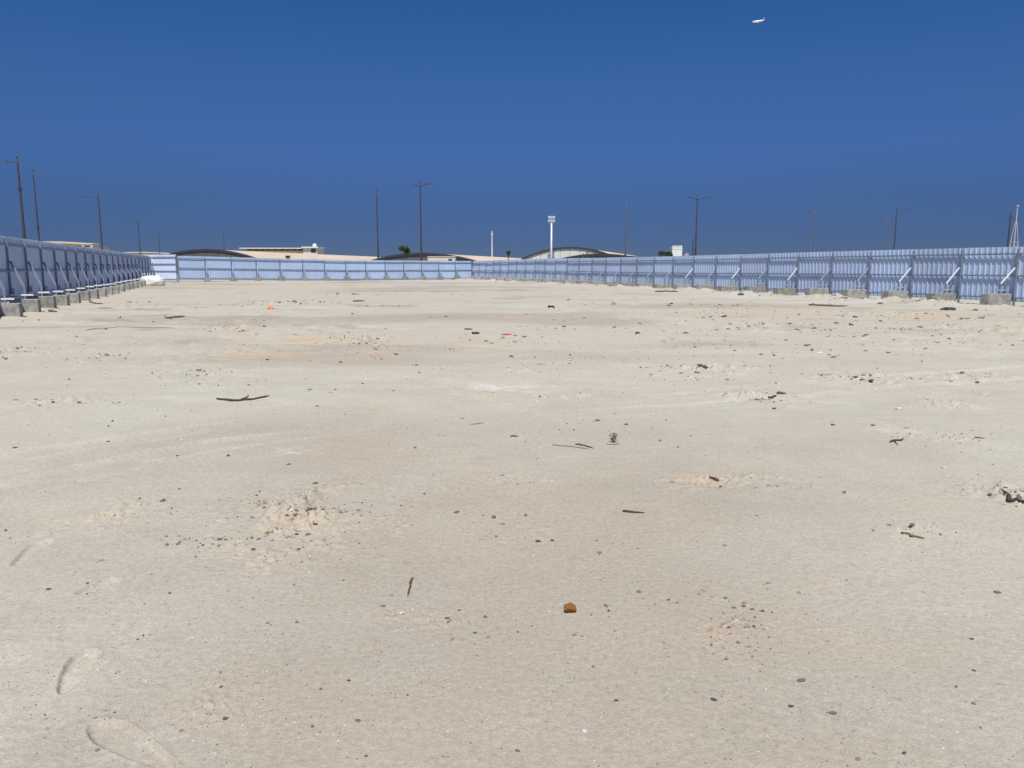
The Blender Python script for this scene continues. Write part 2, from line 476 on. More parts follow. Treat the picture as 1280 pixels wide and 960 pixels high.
# ------------------------------------------------------------------ the ground sheet
def build_ground():
    rows = np.concatenate([
        [.25, .6, 1.0, 1.4, 1.8],
        np.geomspace(2.05, 8, 470, endpoint=False), np.geomspace(8, 40, 330, endpoint=False),
        np.geomspace(40, 118, 130, endpoint=False), np.geomspace(118, 6000, 40)])
    front = np.radians(np.linspace(-47, 47, 860))
    back = np.radians(np.linspace(47, 313, 60)[1:-1])
    ang = np.concatenate([front, back])
    R, A = np.meshgrid(rows, ang, indexing='ij')
    X = (R * np.sin(A)).ravel(); Y = (R * np.cos(A)).ravel()
    Z = height(X, Y)
    nr, na = R.shape
    co = np.stack([X, Y, Z], 1)
    co = np.vstack([co, [[0, 0, 0]]])
    idx = np.arange(nr * na).reshape(nr, na)
    a = idx[:-1, :]; b = idx[1:, :]
    a2 = np.roll(a, -1, 1); b2 = np.roll(b, -1, 1)
    quads = np.stack([a, a2, b2, b], -1).reshape(-1, 4)
    tris = np.stack([np.full(na, nr * na), np.roll(idx[0], -1), idx[0]], -1)
    me = bpy.data.meshes.new('ground')
    me.vertices.add(len(co)); me.vertices.foreach_set('co', co.ravel().astype(np.float32))
    nl = quads.size + tris.size
    me.loops.add(nl)
    me.loops.foreach_set('vertex_index', np.concatenate([quads.ravel(), tris.ravel()]).astype(np.int32))
    me.polygons.add(len(quads) + len(tris))
    st = np.concatenate([np.arange(len(quads)) * 4, quads.size + np.arange(len(tris)) * 3]).astype(np.int32)
    me.polygons.foreach_set('loop_start', st)
    me.update(calc_edges=True)
    me.validate()
    if me.polygons[len(quads) // 3].normal.z < 0:
        me.flip_normals()
    me.polygons.foreach_set('use_smooth', np.ones(len(me.polygons), bool))
    # stains: white salt crust (red), tan sand (green), churned soil darkened as relief shade (blue)
    stain = np.zeros((len(co), 4), np.float32); stain[:, 3] = 1
    x, y = co[:, 0], co[:, 1]
    SP_ = [(352, 569, 32, 5, 0, .8), (625, 483, 45, 6, 0, .85), (195, 577, 14, 3, 0, .7), (130, 732, 14, 6, 0, .25),
           (1115, 542, 30, 4, 0, .55), (1003, 510, 20, 3, 0, .4), (560, 352, 500, 1.2, 0, .45), (370, 385, 90, 3, 0, .25), (1100, 379, 190, 3, 0, .5),
           (930, 371, 120, 3, 0, .55), (60, 600, 90, 8, 0, .25), (250, 500, 110, 8, 0, .3), (150, 425, 60, 4, 0, .3),
           (405, 424, 70, 7, 1, .75), (610, 426, 48, 7, 1, .7), (330, 445, 60, 6, 1, .4), (1200, 393, 90, 3, 1, .6),
           (375, 660, 60, 28, 1, .35), (870, 603, 60, 5, 1, .45), (90, 380, 50, 8, 1, .35), (220, 362, 40, 3, 1, .5),
           (900, 795, 40, 10, 1, .3), (505, 775, 40, 8, 1, .4), (940, 392, 130, 4, 1, .35), (645, 640, 60, 10, 1, .35),
           (1180, 640, 90, 12, 1, .3), (100, 650, 60, 12, 1, .3), (835, 535, 120, 6, 1, .2), (1010, 735, 50, 10, 1, .2),
           (280, 407, 30, 4, 2, .5), (460, 425, 14, 2.5, 2, .7), (500, 364, 14, 1.5, 2, .7), (455, 377, 10, 1.2, 2, .5),
           (1000, 370, 90, 1.5, 2, .25), (380, 640, 30, 10, 2, .35), (925, 780, 34, 22, 2, .18), (1075, 474, 30, 3, 2, .35),
           (1245, 622, 26, 8, 2, .35), (1180, 413, 80, 2, 2, .4), (330, 379, 30, 2, 2, .6), (940, 412, 40, 1.6, 2, .4), (1085, 402, 90, 1.6, 2, .35),
           (92, 842, 16, 22, 0, .3), (165, 930, 40, 22, 0, .3), (130, 731, 14, 6, 0, .4), (1200, 400, 120, 6, 1, .5), (1000, 395, 120, 4, 1, .4), (210, 449, 18, 3, 2, .3), (230, 470, 22, 3, 2, .4), (20, 440, 30, 4, 2, .4), (600, 365, 60, 1.5, 2, .35)]
    for px, py, wx, wy, ch, amt in SP_:
        x0, y0 = flat_xy(px, py); xr, _ = flat_xy(px + wx, py)
        _, yt = flat_xy(px, max(py - wy, 340)); _, yb = flat_xy(px, py + wy)
        cy = (yt + yb) / 2; ry = (yt - yb) / 2; rx = xr - x0
        q = ((x - x0) / rx) ** 2 + ((y - cy) / ry) ** 2
        m = q < 5
        nf = fbm(x[m] / (rx * .5) + px, y[m] / (ry * .6), 4, .65)
        v = np.clip((np.exp(-q[m] * .9) + nf * 1.5 - .30) * 1.1, 0, 1) * np.exp(-q[m] * .5) * amt * (.55 if ch == 0 else 1)
        stain[m, ch] = np.maximum(stain[m, ch], v)
    # turned soil streaks in the worked-over far ground
    fz = np.clip((y - 8) / 9, 0, 1) * np.clip((115 - y) / 20, 0, 1)
    st_ = np.clip(fbm(x / 2.4 + 21, y / 1.5 + 33, 4, .65) * 2.4 - .42, 0, 1) * np.clip(fbm(x / 9 + 2, y / 6 + 77, 2) * 2.5 + .65, 0, 1)
    stain[:, 2] = np.maximum(stain[:, 2], st_ * fz * .75)
    at = me.attributes.new('stain', 'FLOAT_COLOR', 'POINT')
    at.data.foreach_set('color', stain.ravel())
    zn = np.clip((np.hypot(x, y) - 2.6) / 6.5 + .75 * fbm(x / 2.6 + 70, y / 3.4 + 30, 5, .6), 0, 1) * np.clip(1 - 1.6 * np.clip(fbm(x / 9 + 12, y / 5 + 44, 3) - .12, 0, 1) * np.clip((y - 9) / 8, 0, 1) * 2.2, 0, 1)
    za = me.attributes.new('zone', 'FLOAT', 'POINT'); za.data.foreach_set('value', zn.astype(np.float32))
    me.materials.append(M['ground'])
    o = bpy.data.objects.new('ground', me)
    COL.objects.link(o)
    tag(o, kind='structure')
    return o
build_ground()

def gz(x, y):
    return float(height(np.array([float(x)]), np.array([float(y)]))[0])

# ------------------------------------------------------------------ fences
BAY = 2.46 * math.hypot(R_S, 1) * KY
ORD = ['nearest', 'second', 'third', 'fourth', 'fifth', 'sixth', 'seventh', 'eighth', 'ninth', 'tenth', 'eleventh', 'twelfth',
       'thirteenth', 'fourteenth', 'fifteenth', 'sixteenth', 'seventeenth', 'eighteenth', 'nineteenth', 'twentieth',
       'twenty-first', 'twenty-second', 'twenty-third', 'twenty-fourth', 'twenty-fifth', 'twenty-sixth', 'twenty-seventh',
       'twenty-eighth', 'twenty-ninth', 'thirtieth', 'thirty-first', 'thirty-second']

def sheet_mesh(w, h, m='sheet'):
    """Trapezoid-ribbed steel sheet, w wide, h tall, 4 mm thick; ribs rise towards the site (+y)."""
    bm = bmesh.new()
    n = max(4, int(round(w / .27)))
    p = w / n
    prof = []
    for k in range(n):
        x = k * p
        prof += [(x, 0), (x + p * .58, 0), (x + p * .68, .024), (x + p * .90, .024)]
    prof.append((w, 0))
    rows = []
    for z in (0, h):
        for off in (0, -.004):
            rows.append([bm.verts.new((x, y + off, z)) for x, y in prof])
    a, b, c, d = rows          # front low, back low, front high, back high
    for i in range(len(prof) - 1):
        bm.faces.new((a[i], a[i + 1], c[i + 1], c[i]))
        bm.faces.new((b[i + 1], b[i], d[i], d[i + 1]))
        bm.faces.new((c[i], c[i + 1], d[i + 1], d[i]))
        bm.faces.new((a[i + 1], a[i], b[i], b[i + 1]))
    return mesh_of('fence_sheet', bm, M[m])

def box_mesh(name, dims, m, bev=0.0):
    bm = bmesh.new()
    box(bm, *dims, bev)
    return mesh_of(name, bm, m)

def beam_mesh(name, a, b, w, h, m):
    bm = bmesh.new()
    beam(bm, a, b, w, h)
    return mesh_of(name, bm, m)

def block_mesh(L, w, h, seed):
    bm = bmesh.new()
    bmesh.ops.create_grid(bm, x_segments=1, y_segments=1, size=.5)
    bm.clear()
    box(bm, -w / 2, w / 2, 0, L, -.06, h, .02)
    rr = random.Random(seed)
    for v in bm.verts:
        v.co += Vector((rr.uniform(-.008, .008), rr.uniform(-.012, .012), rr.uniform(-.006, .006)))
    return mesh_of('concrete_block', bm, M['concrete'])

def build_fence(name, label, P0, direction, us, z_of_u, panel_h, lift, rails, nside, block_len, block_txt, block_group,
                white_braces=(), block_u=.32, first_block=0, last_block=None, beam_d=.8, brace_top=1.6, brace_m='brace', beam_m='brace', sheet_m='sheet'):
    """us: post positions along the fence; nside=+1 when the site lies on the left of the direction."""
    d = Vector((direction[0], direction[1])).normalized()
    rz = math.atan2(d.y, d.x)
    root = empty(name, (P0[0], P0[1], 0), rz)
    tag(root, label, 'fence')
    s = nside
    widths = {}
    post_me = box_mesh('post', (-.034, .034, .034 if s > 0 else -.114, .114 if s > 0 else -.034, -.3, panel_h - .09), M['steel'])
    z_prev = None
    for k, u in enumerate(us):
        z = z_of_u(u)
        link('post', post_me, root, (u, 0, z + lift))
        if k < len(us) - 1:
            u2 = us[k + 1]
            zz = (z + z_of_u(u2)) / 2
            w = round(u2 - u, 2)
            if w not in widths:
                me = sheet_mesh(w, panel_h, sheet_m)
                if s < 0:
                    for v in me.vertices: v.co.y *= -1
                    me.flip_normals()
                rme = box_mesh('rail', (.042, w - .042, .033 if s > 0 else -.083, .083 if s > 0 else -.033, -.03, .03), M['steel'])
                widths[w] = (me, rme)
            me, rme = widths[w]
            tilt = math.atan2(z_of_u(u2) - z, u2 - u)
            jz = random.uniform(-.006, .006)
            link('fence_sheet', me, root, (u, random.uniform(-.004, .004), z + lift + jz), (random.uniform(-.007, .007), -tilt, 0))
            for rzv in rails:
                link('rail', rme, root, (u, 0, z + lift + rzv + random.uniform(-.008, .008)), (0, -tilt, 0))
    # braces and their feet; each foot is bolted to a concrete block that only rests on the ground
    bt = .45
    brs = {}
    for k, u in enumerate(us):
        if k < first_block or (last_block is not None and k > last_block):
            continue
        wp = Vector((P0[0], P0[1])) + d * (u + block_u) + Vector((-d.y, d.x)) * s * (.1 + block_len / 2)
        zb = (z_of_u(u) + random.uniform(-.03, .03)) if nside > 0 else gz(wp.x, wp.y)
        h_rel = zb - (z_of_u(u))
        wm = k in white_braces
        key = (round(h_rel, 2), wm)
        if key not in brs:
            hz = round(h_rel, 2)
            m_ = M['white_steel'] if wm else M[brace_m]
            b1 = beam_mesh('brace', (0, s * .58, hz + bt + .42), (-block_u + .06, s * .13, brace_top), .055, .055, m_)
            bm = bmesh.new(); box(bm, -.035, .035, *sorted((s * .13, s * beam_d)), hz + bt + .12, hz + bt + .18)
            b2 = mesh_of('foot_beam', bm, M[beam_m])
            bm = bmesh.new(); box(bm, -.03, .03, *sorted((s * .55, s * .61)), hz + bt + .004, hz + bt + .46)
            b3 = mesh_of('foot_upright', bm, M['steel'])
            bm = bmesh.new(); box(bm, -.03, .03, *sorted((s * .20, s * .26)), hz + bt + .004, hz + bt + .40)
            b4 = mesh_of('foot_upright', bm, M['steel'])
            brs[key] = (b1, b2, b3, b4)
        for nm, me in zip(('brace', 'foot_beam', 'foot_upright', 'foot_upright'), brs[key]):
            link(nm, me, root, (u + block_u, 0, z_of_u(u)))
        if block_txt:
            pos = Vector((P0[0], P0[1])) + d * (u + block_u) + Vector((-d.y, d.x)) * s * .1
            o = link('concrete_block', BLOCKS[block_len][k % 4], None, (pos.x, pos.y, zb), (random.uniform(-.012, .012), random.uniform(-.012, .012), rz + (0 if s > 0 else math.pi) + random.uniform(-.04, .04)))
            tag(o, block_txt(k - first_block), 'concrete block', block_group)
    return root

BLOCKS = {L: [block_mesh(L, .46, .45, 30 + i) for i in range(4)] for L in (.92, 1.35, .7)}

# sunlit fence on the right: from the far corner towards the viewer, the site lies on its right hand
rk = [33.05 + 2.46 * k for k in range(-3, 29)]
def r_pt(z0): return Vector(((34.54 - .389 * z0) * KX, z0 * KY))
rp0 = r_pt(rk[0]); rdir = r_pt(rk[-1]) - rp0
rus = [(r_pt(z) - rp0).length for z in rk]
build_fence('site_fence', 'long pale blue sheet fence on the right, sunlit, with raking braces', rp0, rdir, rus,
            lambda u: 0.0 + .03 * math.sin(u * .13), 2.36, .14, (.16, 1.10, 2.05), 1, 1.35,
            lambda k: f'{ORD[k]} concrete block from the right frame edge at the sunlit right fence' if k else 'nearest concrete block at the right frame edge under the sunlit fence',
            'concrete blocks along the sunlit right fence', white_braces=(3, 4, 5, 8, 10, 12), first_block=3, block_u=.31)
# (posts before the third lie outside the picture and only carry the fence on)

# shaded fence on the left
lk = [27.75 + 2.475 * k for k in range(-2, 21)]
def l_pt(z0): return Vector(((-8.09 - .364 * z0) * KX, z0 * KY))
lp0 = l_pt(lk[0]); ldir = l_pt(lk[-1]) - lp0
lus = [(l_pt(z) - lp0).length for z in lk]
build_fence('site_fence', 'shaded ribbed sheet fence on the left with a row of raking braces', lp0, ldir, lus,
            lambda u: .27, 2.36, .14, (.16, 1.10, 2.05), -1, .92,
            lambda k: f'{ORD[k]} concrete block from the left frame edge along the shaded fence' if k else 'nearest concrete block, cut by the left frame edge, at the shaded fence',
            'concrete blocks along the shaded left fence', first_block=1, last_block=17, block_u=-.31, beam_m='white_steel', beam_d=.85, brace_m='shade_brace')  # white on the foot beams stands for their sunlit tops

# far fence between them
fa = far(222, 334, 78.5); fb = r_pt(rk[-1]) + Vector((-.3, .0))
fp0 = Vector((fa.x, fa.y)); fdir = fb - fp0
FL = fdir.length
fus = [FL * t / 14 for t in range(15)]
build_fence('site_fence', 'sunlit pale blue sheet fence closing the far end of the plot', fp0, fdir, fus,
            lambda u: .22 - .30 * min(u / 20, 1), 2.36, .20, (.12, 1.15, 2.12), -1, .7,
            lambda k: f'{ORD[k]} small concrete block from the left end of the far fence' if k else 'small concrete block at the left end of the far fence',
            'concrete blocks along the far fence', block_u=.0, beam_d=.6, first_block=1, last_block=14)

# three-rail hoarding panel in the corner
ga = far(186, 334, 79.6); gb = far(222, 334, 78.35)
gp0 = Vector((ga.x, ga.y)); gdir = Vector((gb.x, gb.y)) - gp0
GL = gdir.length - .1
build_fence('corner_hoarding', 'bright corner hoarding of pale sheet with three dark rails left of the far fence', gp0, gdir, [0, GL],
            lambda u: .26, 2.55, .10, (.10, .92, 1.62, 2.30), -1, .7, None, None, first_block=9, sheet_m='paler_sheet')

# ------------------------------------------------------------------ white bulk bags by the left fence
def lump_mesh(name, sx, sy, sz, seed, m, sub=4, amp=.16, power=2.6):
    bm = bmesh.new()
    bmesh.ops.create_icosphere(bm, subdivisions=sub, radius=1)
    off = seed * 13.7
    for v in bm.verts:
        c = v.co
        n = 0.0; f = 1.6; a = 1.0
        for o_ in range(3):
            n += a * (math.sin(c.x * f * 1.7 + off + o_) * math.sin(c.y * f * 1.3 + off * .7) * math.cos(c.z * f * 1.9 - off)); f *= 2.1; a *= .55
        k = (abs(c.x) ** power + abs(c.y) ** power + abs(c.z) ** power) ** (-1 / power)
        c *= k * (1 + amp * n)
        c.x *= sx; c.y *= sy; c.z *= sz
        if c.z < -sz * .72: c.z = -sz * .72
    return mesh_of(name, bm, m, True)

p = on_ground(191, 357)
root = empty('bulk_bag', (p.x, p.y, p.z)); tag(root, 'large slumped white bulk bag at the end of the left block row', 'bag')
link('bag_body', lump_mesh('bag_body', 1.02, .62, .50, 3, M['bag'], 4, .12), root, (0, 0, .34), (0, 0, .1))
link('bag_neck', lump_mesh('bag_neck', .20, .16, .22, 5, M['bag'], 3, .3), root, (.55, -.1, .74), (.3, .5, 0))
for q in (-.7, -.3):
    bm = bmesh.new(); tube(bm, [(q - .1, 0, .72), (q - .08, 0, .98), (q + .02, .02, 1.03), (q + .1, .02, .96), (q + .12, 0, .70)], .025, 6)
    link('lifting_loop', mesh_of('lifting_loop', bm, M['bag'], True), root)
p = on_ground(172, 355)
root = empty('bulk_bag', (p.x - .1, p.y + .4, p.z)); tag(root, 'small white bag wedged between the last block and the big bag', 'bag')
link('bag_body', lump_mesh('bag_body', .30, .3, .36, 7, M['bag'], 3, .16), root, (0, 0, .52))
link('bag_neck', lump_mesh('bag_neck', .10, .1, .12, 8, M['bag'], 2, .3), root, (.05, 0, .92))

# ------------------------------------------------------------------ street lamps
def lamp_post(px, ytop, label, name='street_lamp', top_h=14.0, arms=(), m='pole', r=.15, ring=(), group='street lamps beyond the fences', finial=.75, xb=None):
    """Tapered pole with a spike; its distance follows from its height. arms: (side, length, rise)."""
    a, f, u = ray(px, ytop)
    dist = (top_h - EYE) / (u / f)
    x = a / f * dist
    root = empty(name, (x, dist, gz(x, dist) if dist < 110 else 0)); tag(root, label, 'street lamp', group)
    bm = bmesh.new()
    tube(bm, [(0, 0, -.2), (0, 0, top_h * .35), (0, 0, top_h - finial - .5), (0, 0, top_h - finial)], [r, r * .84, r * .55, r * .5], 10)
    link('pole', mesh_of('pole', bm, M[m], True), root)
    bm = bmesh.new(); tube(bm, [(0, 0, top_h - finial + .002), (0, 0, top_h - finial + .12), (0, 0, top_h)], [r * .62, r * .4, .012], 8)
    link('spike', mesh_of('spike', bm, M[m], True), root)
    bm = bmesh.new(); box(bm, -r * 2, r * 2, -r * 2, r * 2, -.1, .12, .02)
    link('base_plate', mesh_of('base_plate', bm, M['concrete']), root)
    for h in ring:
        bm = bmesh.new(); tube(bm, [(0, 0, h - .09), (0, 0, h + .09)], [r * 1.35, r * 1.35], 10)
        link('clamp_band', mesh_of('clamp_band', bm, M[m]), root)
    for side, ln, rise in arms:
        z0 = top_h - finial - .55
        bm = bmesh.new()
        tube(bm, [(side * r * .4, 0, z0), (side * ln * .35, 0, z0 + rise * .55), (side * ln * .75, 0, z0 + rise * .95), (side * ln, 0, z0 + rise)], [.06, .055, .05, .05], 7)
        arm = link('lamp_arm', mesh_of('lamp_arm', bm, M[m], True), root)
        bm = bmesh.new()
        L = .85
        prof = [(-.05, .06, .05), (.12, .15, .12), (.40, .20, .16), (.70, .16, .10), (L, .05, .04)]
        rings = []
        for t, w, h in prof:
            rings.append([bm.verts.new((side * (ln + t), w * math.cos(q * math.pi / 4), z0 + rise + t * .10 + h * math.sin(q * math.pi / 4) * (1 if q < 4 else .5))) for q in range(8)])
        for i in range(len(rings) - 1):
            for q in range(8):
                bm.faces.new((rings[i][q], rings[i][(q + 1) % 8], rings[i + 1][(q + 1) % 8], rings[i + 1][q]))
        bm.faces.new(rings[0]); bm.faces.new(rings[-1])
        head = link('lamp_head', mesh_of('lamp_head', bm, M['lamp'], True), arm)
    return root

lamp_post(21, 195, 'thick dark street lamp nearest the left frame edge behind the shaded fence', arms=((-1, .5, .12),), ring=(4, 9.9), r=.19)
lamp_post(41, 212, 'plain dark pole just right of the leftmost street lamp', ring=(6.2,), r=.14)
lamp_post(122, 238, 'street lamp with left-hand arm behind the middle of the shaded fence', arms=((-1, 1.9, .25),), r=.16, ring=(4.5,))
lamp_post(172, 271, 'street lamp with left-hand arm above the far end of the shaded fence', arms=((-1, 1.9, .25),), r=.15)
lamp_post(198, 289, 'small distant street lamp above the white bulk bag', arms=((-1, 1.5, .2),), r=.15)
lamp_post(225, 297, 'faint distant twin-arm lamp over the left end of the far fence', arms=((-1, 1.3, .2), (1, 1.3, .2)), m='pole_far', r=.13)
lamp_post(279, 289, 'thin street lamp rising over the dark arched gable on the left', arms=((-1, 1.2, .2),), r=.13)
lamp_post(303, 306, 'tiny dark lamp post at the right slope of the left dark gable', r=.2)
lamp_post(425, 297, 'faint distant lamp standing beyond the cream roof', arms=((-1, 1.2, .2), (1, 1.2, .2)), m='pole_far', r=.12)
lamp_post(470.5, 233, 'plain spiked pole left of the tree on the middle arched roof', ring=(4.2, 3.3), r=.14)
lamp_post(525, 222, 'tall twin-arm street lamp right of the tree over the middle arched roof', arms=((1, .75, .40), (-1, .30, .20)), ring=(4.4, 3.2), r=.15)
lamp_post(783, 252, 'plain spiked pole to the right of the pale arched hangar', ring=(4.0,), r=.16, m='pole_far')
lamp_post(872, 240, 'tall twin-arm street lamp right of the white tower', arms=((1, 1.25, .40), (-1, 1.25, .40)), ring=(4.6, 3.9), r=.17)
lamp_post(866.5, 298, 'short thin pole tight against the twin-arm lamp by the white tower', r=.10, top_h=6.5)
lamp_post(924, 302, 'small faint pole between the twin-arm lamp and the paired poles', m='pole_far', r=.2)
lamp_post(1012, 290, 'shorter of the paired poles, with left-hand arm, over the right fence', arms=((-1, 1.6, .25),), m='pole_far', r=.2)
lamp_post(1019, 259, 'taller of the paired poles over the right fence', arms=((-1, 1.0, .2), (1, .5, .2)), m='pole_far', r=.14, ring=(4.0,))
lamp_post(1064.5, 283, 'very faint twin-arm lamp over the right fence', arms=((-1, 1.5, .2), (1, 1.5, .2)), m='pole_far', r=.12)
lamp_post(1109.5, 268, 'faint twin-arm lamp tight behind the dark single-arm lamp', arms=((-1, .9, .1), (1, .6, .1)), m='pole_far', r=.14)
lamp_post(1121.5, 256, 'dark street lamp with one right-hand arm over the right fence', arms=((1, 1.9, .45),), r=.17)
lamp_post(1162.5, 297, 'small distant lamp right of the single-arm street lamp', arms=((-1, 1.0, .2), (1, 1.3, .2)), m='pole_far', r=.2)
lamp_post(1264, 262, 'dark pole directly behind the white lattice mast', r=.26, arms=((1, 1.2, -.9),))
lamp_post(615, 288, 'white twin-arm lamp left of the pale arched hangar', arms=((1, .55, .1), (-1, .55, .1)), m='white_steel', r=.24)

# floodlight mast
a, f, u = ray(689.5, 270); dist = (13.0 - EYE) / (u / f)
root = empty('floodlight_mast', (a / f * dist, dist, 0)); tag(root, 'white floodlight mast in front of the pale arched hangar', 'floodlight mast')
bm = bmesh.new(); tube(bm, [(0, 0, -.2), (0, 0, 11.7)], [.24, .17], 12); link('mast', mesh_of('mast', bm, M['white_steel'], True), root)
bm = bmesh.new(); box(bm, -.75, .75, -.12, .12, 11.55, 11.68); box(bm, -.75, .75, -.10, .10, 12.45, 12.57)
box(bm, -.05, .05, -.06, .06, 11.70, 12.44); link('head_frame', mesh_of('head_frame', bm, M['white_steel']), root)
for zx in (11.95, 12.72):
    for xx in (-.55, 0, .55):
        bm = bmesh.new(); box(bm, xx - .22, xx + .22, -.32, -.14, zx - .22, zx + .22, .03)
        fl = link('floodlight', mesh_of('floodlight', bm, M['white_steel']), root)
        bm = bmesh.new(); box(bm, xx - .17, xx + .17, -.335, -.323, zx - .17, zx + .17); link('lens', mesh_of('lens', bm, M['lens']), fl)

# white lattice mast beyond the right fence
q0 = far(1268, 300, 62.0)
root = empty('lattice_mast', (q0.x, q0.y, 0), .3); tag(root, 'white tapered lattice mast by the right frame edge behind the fence', 'mast')
TOPZ = 5.15; BW = .50
legs = [(-BW, -BW), (BW, -BW), (BW, BW), (-BW, BW)]
for lx, ly in legs:
    bm = bmesh.new(); tube(bm, [(lx, ly, -.1), (lx * .08, ly * .08, TOPZ)], [.034, .026], 6)
    link('leg', mesh_of('leg', bm, M['mast_steel']), root)
def leg_at(i, z):
    k = 1 - .92 * (z + .1) / (TOPZ + .1); return Vector((legs[i % 4][0] * k, legs[i % 4][1] * k, z))
for z in (1.2, 2.35, 3.6):
    bm = bmesh.new()
    for i in range(4): tube(bm, [leg_at(i, z), leg_at(i + 1, z)], .020, 5)
    link('ring_brace', mesh_of('ring_brace', bm, M['mast_steel']), root)
for z0_, z1_ in ((1.2, 2.35), (2.35, 3.6), (0, 1.2)):
    bm = bmesh.new()
    for i in range(4): tube(bm, [leg_at(i, z0_ + .04), leg_at(i + 1, z1_ - .04)], .016, 5)
    link('diagonal_brace', mesh_of('diagonal_brace', bm, M['mast_steel']), root)
bm = bmesh.new(); tube(bm, [(0, 0, TOPZ - .1), (0, 0, 6.35)], [.045, .035], 8); link('top_mast', mesh_of('top_mast', bm, M['mast_steel']), root)
bm = bmesh.new(); box(bm, -.07, .07, -.07, .07, 6.352, 6.47); link('top_lamp', mesh_of('top_lamp', bm, M['mast_steel']), root)

# ------------------------------------------------------------------ arched halls
def vault(name, label, px, apex_y, dist, R, hw, length, axis, gable, cat='hangar', trim=.4, panels=10, roof='cream_roof', edge='dark_trim'):
    """Barrel-roofed hall. The gable faces the viewer; apex at photo point, R = roof radius, hw = half width."""
    ap = far(px, apex_y, dist)
    root = empty(name, (ap.x, dist, 0), math.atan2(axis[1], axis[0]) - math.pi / 2); tag(root, label, cat)
    H = ap.z
    eave = H - (R - math.sqrt(R * R - hw * hw))
    def arc(t, dr=0.0):        # t -1..1
        x = t * hw; return x, H + dr - (R - math.sqrt(max(R * R - x * x, 0)))
    NS = 40
    eave_z = max(eave, .3)
    # gable wall with pilaster joints as real panels
    for i in range(panels):
        t0, t1 = -1 + 2 * i / panels, -1 + 2 * (i + 1) / panels
        bm = bmesh.new(); lo = []; hi = []
        for q in range(7):
            t = t0 + (t1 - t0) * q / 6
            x, z = arc(t, -.35)
            x = min(max(x, t0 * hw + .04), t1 * hw - .04)
            lo.append(x); hi.append(max(z, .2))
        F_ = [[bm.verts.new((x, yy, -.2)) for x in lo] for yy in (.0, .25)]
        T_ = [[bm.verts.new((x, yy, z)) for x, z in zip(lo, hi)] for yy in (.0, .25)]
        for q in range(6):
            bm.faces.new((F_[0][q], F_[0][q + 1], T_[0][q + 1], T_[0][q]))
            bm.faces.new((F_[1][q], F_[1][q + 1], T_[1][q + 1], T_[1][q]))
            bm.faces.new((T_[0][q], T_[0][q + 1], T_[1][q + 1], T_[1][q]))
            bm.faces.new((F_[0][q], F_[0][q + 1], F_[1][q + 1], F_[1][q]))
        for q in (0, 6): bm.faces.new((F_[0][q], T_[0][q], T_[1][q], F_[1][q]))
        link('gable_panel', mesh_of('gable_panel', bm, M[gable]), root)
    # roof shell in strips along its length
    ns = 8
    for j in range(ns):
        y0, y1 = -.06 + (length + .06) * j / ns, -.06 + (length + .06) * (j + 1) / ns - .05
        bm = bmesh.new(); rows = []
        for yy, dr in ((y0, 0), (y1, 0), (y1, -.3), (y0, -.3)):
            rows.append([bm.verts.new((arc(-1 + 2 * i / NS)[0], yy, arc(-1 + 2 * i / NS, dr)[1])) for i in range(NS + 1)])
        for k in range(4):
            A, B = rows[k], rows[(k + 1) % 4]
            for i in range(NS): bm.faces.new((A[i], A[i + 1], B[i + 1], B[i]))
        for i in (0, NS): bm.faces.new([rows[k][i] for k in range(4)])
        link('roof_strip', mesh_of('roof_strip', bm, M[roof], True if False else False), root)
    bm = bmesh.new(); rows = []
    for yy, dr in ((-.30, .12), (-.063, .12), (-.063, -trim), (-.30, -trim)):
        rows.append([bm.verts.new((arc(-1 + 2 * i / NS)[0], yy, arc(-1 + 2 * i / NS, dr)[1])) for i in range(NS + 1)])
    for k in range(4):
        A, B = rows[k], rows[(k + 1) % 4]
        for i in range(NS): bm.faces.new((A[i], A[i + 1], B[i + 1], B[i]))
    for i in (0, NS): bm.faces.new([rows[k][i] for k in range(4)])
    link('roof_edge', mesh_of('roof_edge', bm, M[edge]), root)
    # side walls and back
    bm = bmesh.new()
    zs = max(eave - .31, .4)
    for sx in (-1, 1): box(bm, *sorted((sx * (hw - .5), sx * (hw - .15))), .3, length - .4, -.2, zs)
    link('side_wall', mesh_of('side_wall', bm, M['cream_wall']), root)
    return root, H

# hall 0: cream roof over the shaded fence
vault('arched_hall', 'cream arched roof showing above the near half of the shaded left fence', 66, 302.4, 150, 62, 7.4, 30, (-.42, 1), 'cream_wall', trim=.28, edge='cream_roof')
vault('arched_hall', 'low cream roof strip above the far end of the shaded left fence', 178, 315.2, 290, 110, 13, 60, (-.45, 1), 'cream_wall', trim=.28, edge='cream_roof')
vault('arched_hall', 'low dark arched hall behind the left end of the far fence', 257, 311.8, 200, 42, 17, 135, (.13, 1), 'dark_gable')
vault('arched_hall', 'low dark arched hall in the middle, with a tree before it', 527, 316.5, 190, 50, 19.5, 130, (.22, 1), 'dark_gable')
vault('arched_hangar', 'arched hangar with pale gable wall and dark roof edge', 712.5, 309.4, 180, 26, 11.5, 110, (.26, 1), 'pale_gable', trim=.22)
vault('arched_shed', 'low dark arched shed in front of the pale hangar gable', 750, 317.8, 150, 36, 8.5, 25, (.4, 1), 'dark_gable', roof='dark_gable', cat='shed')

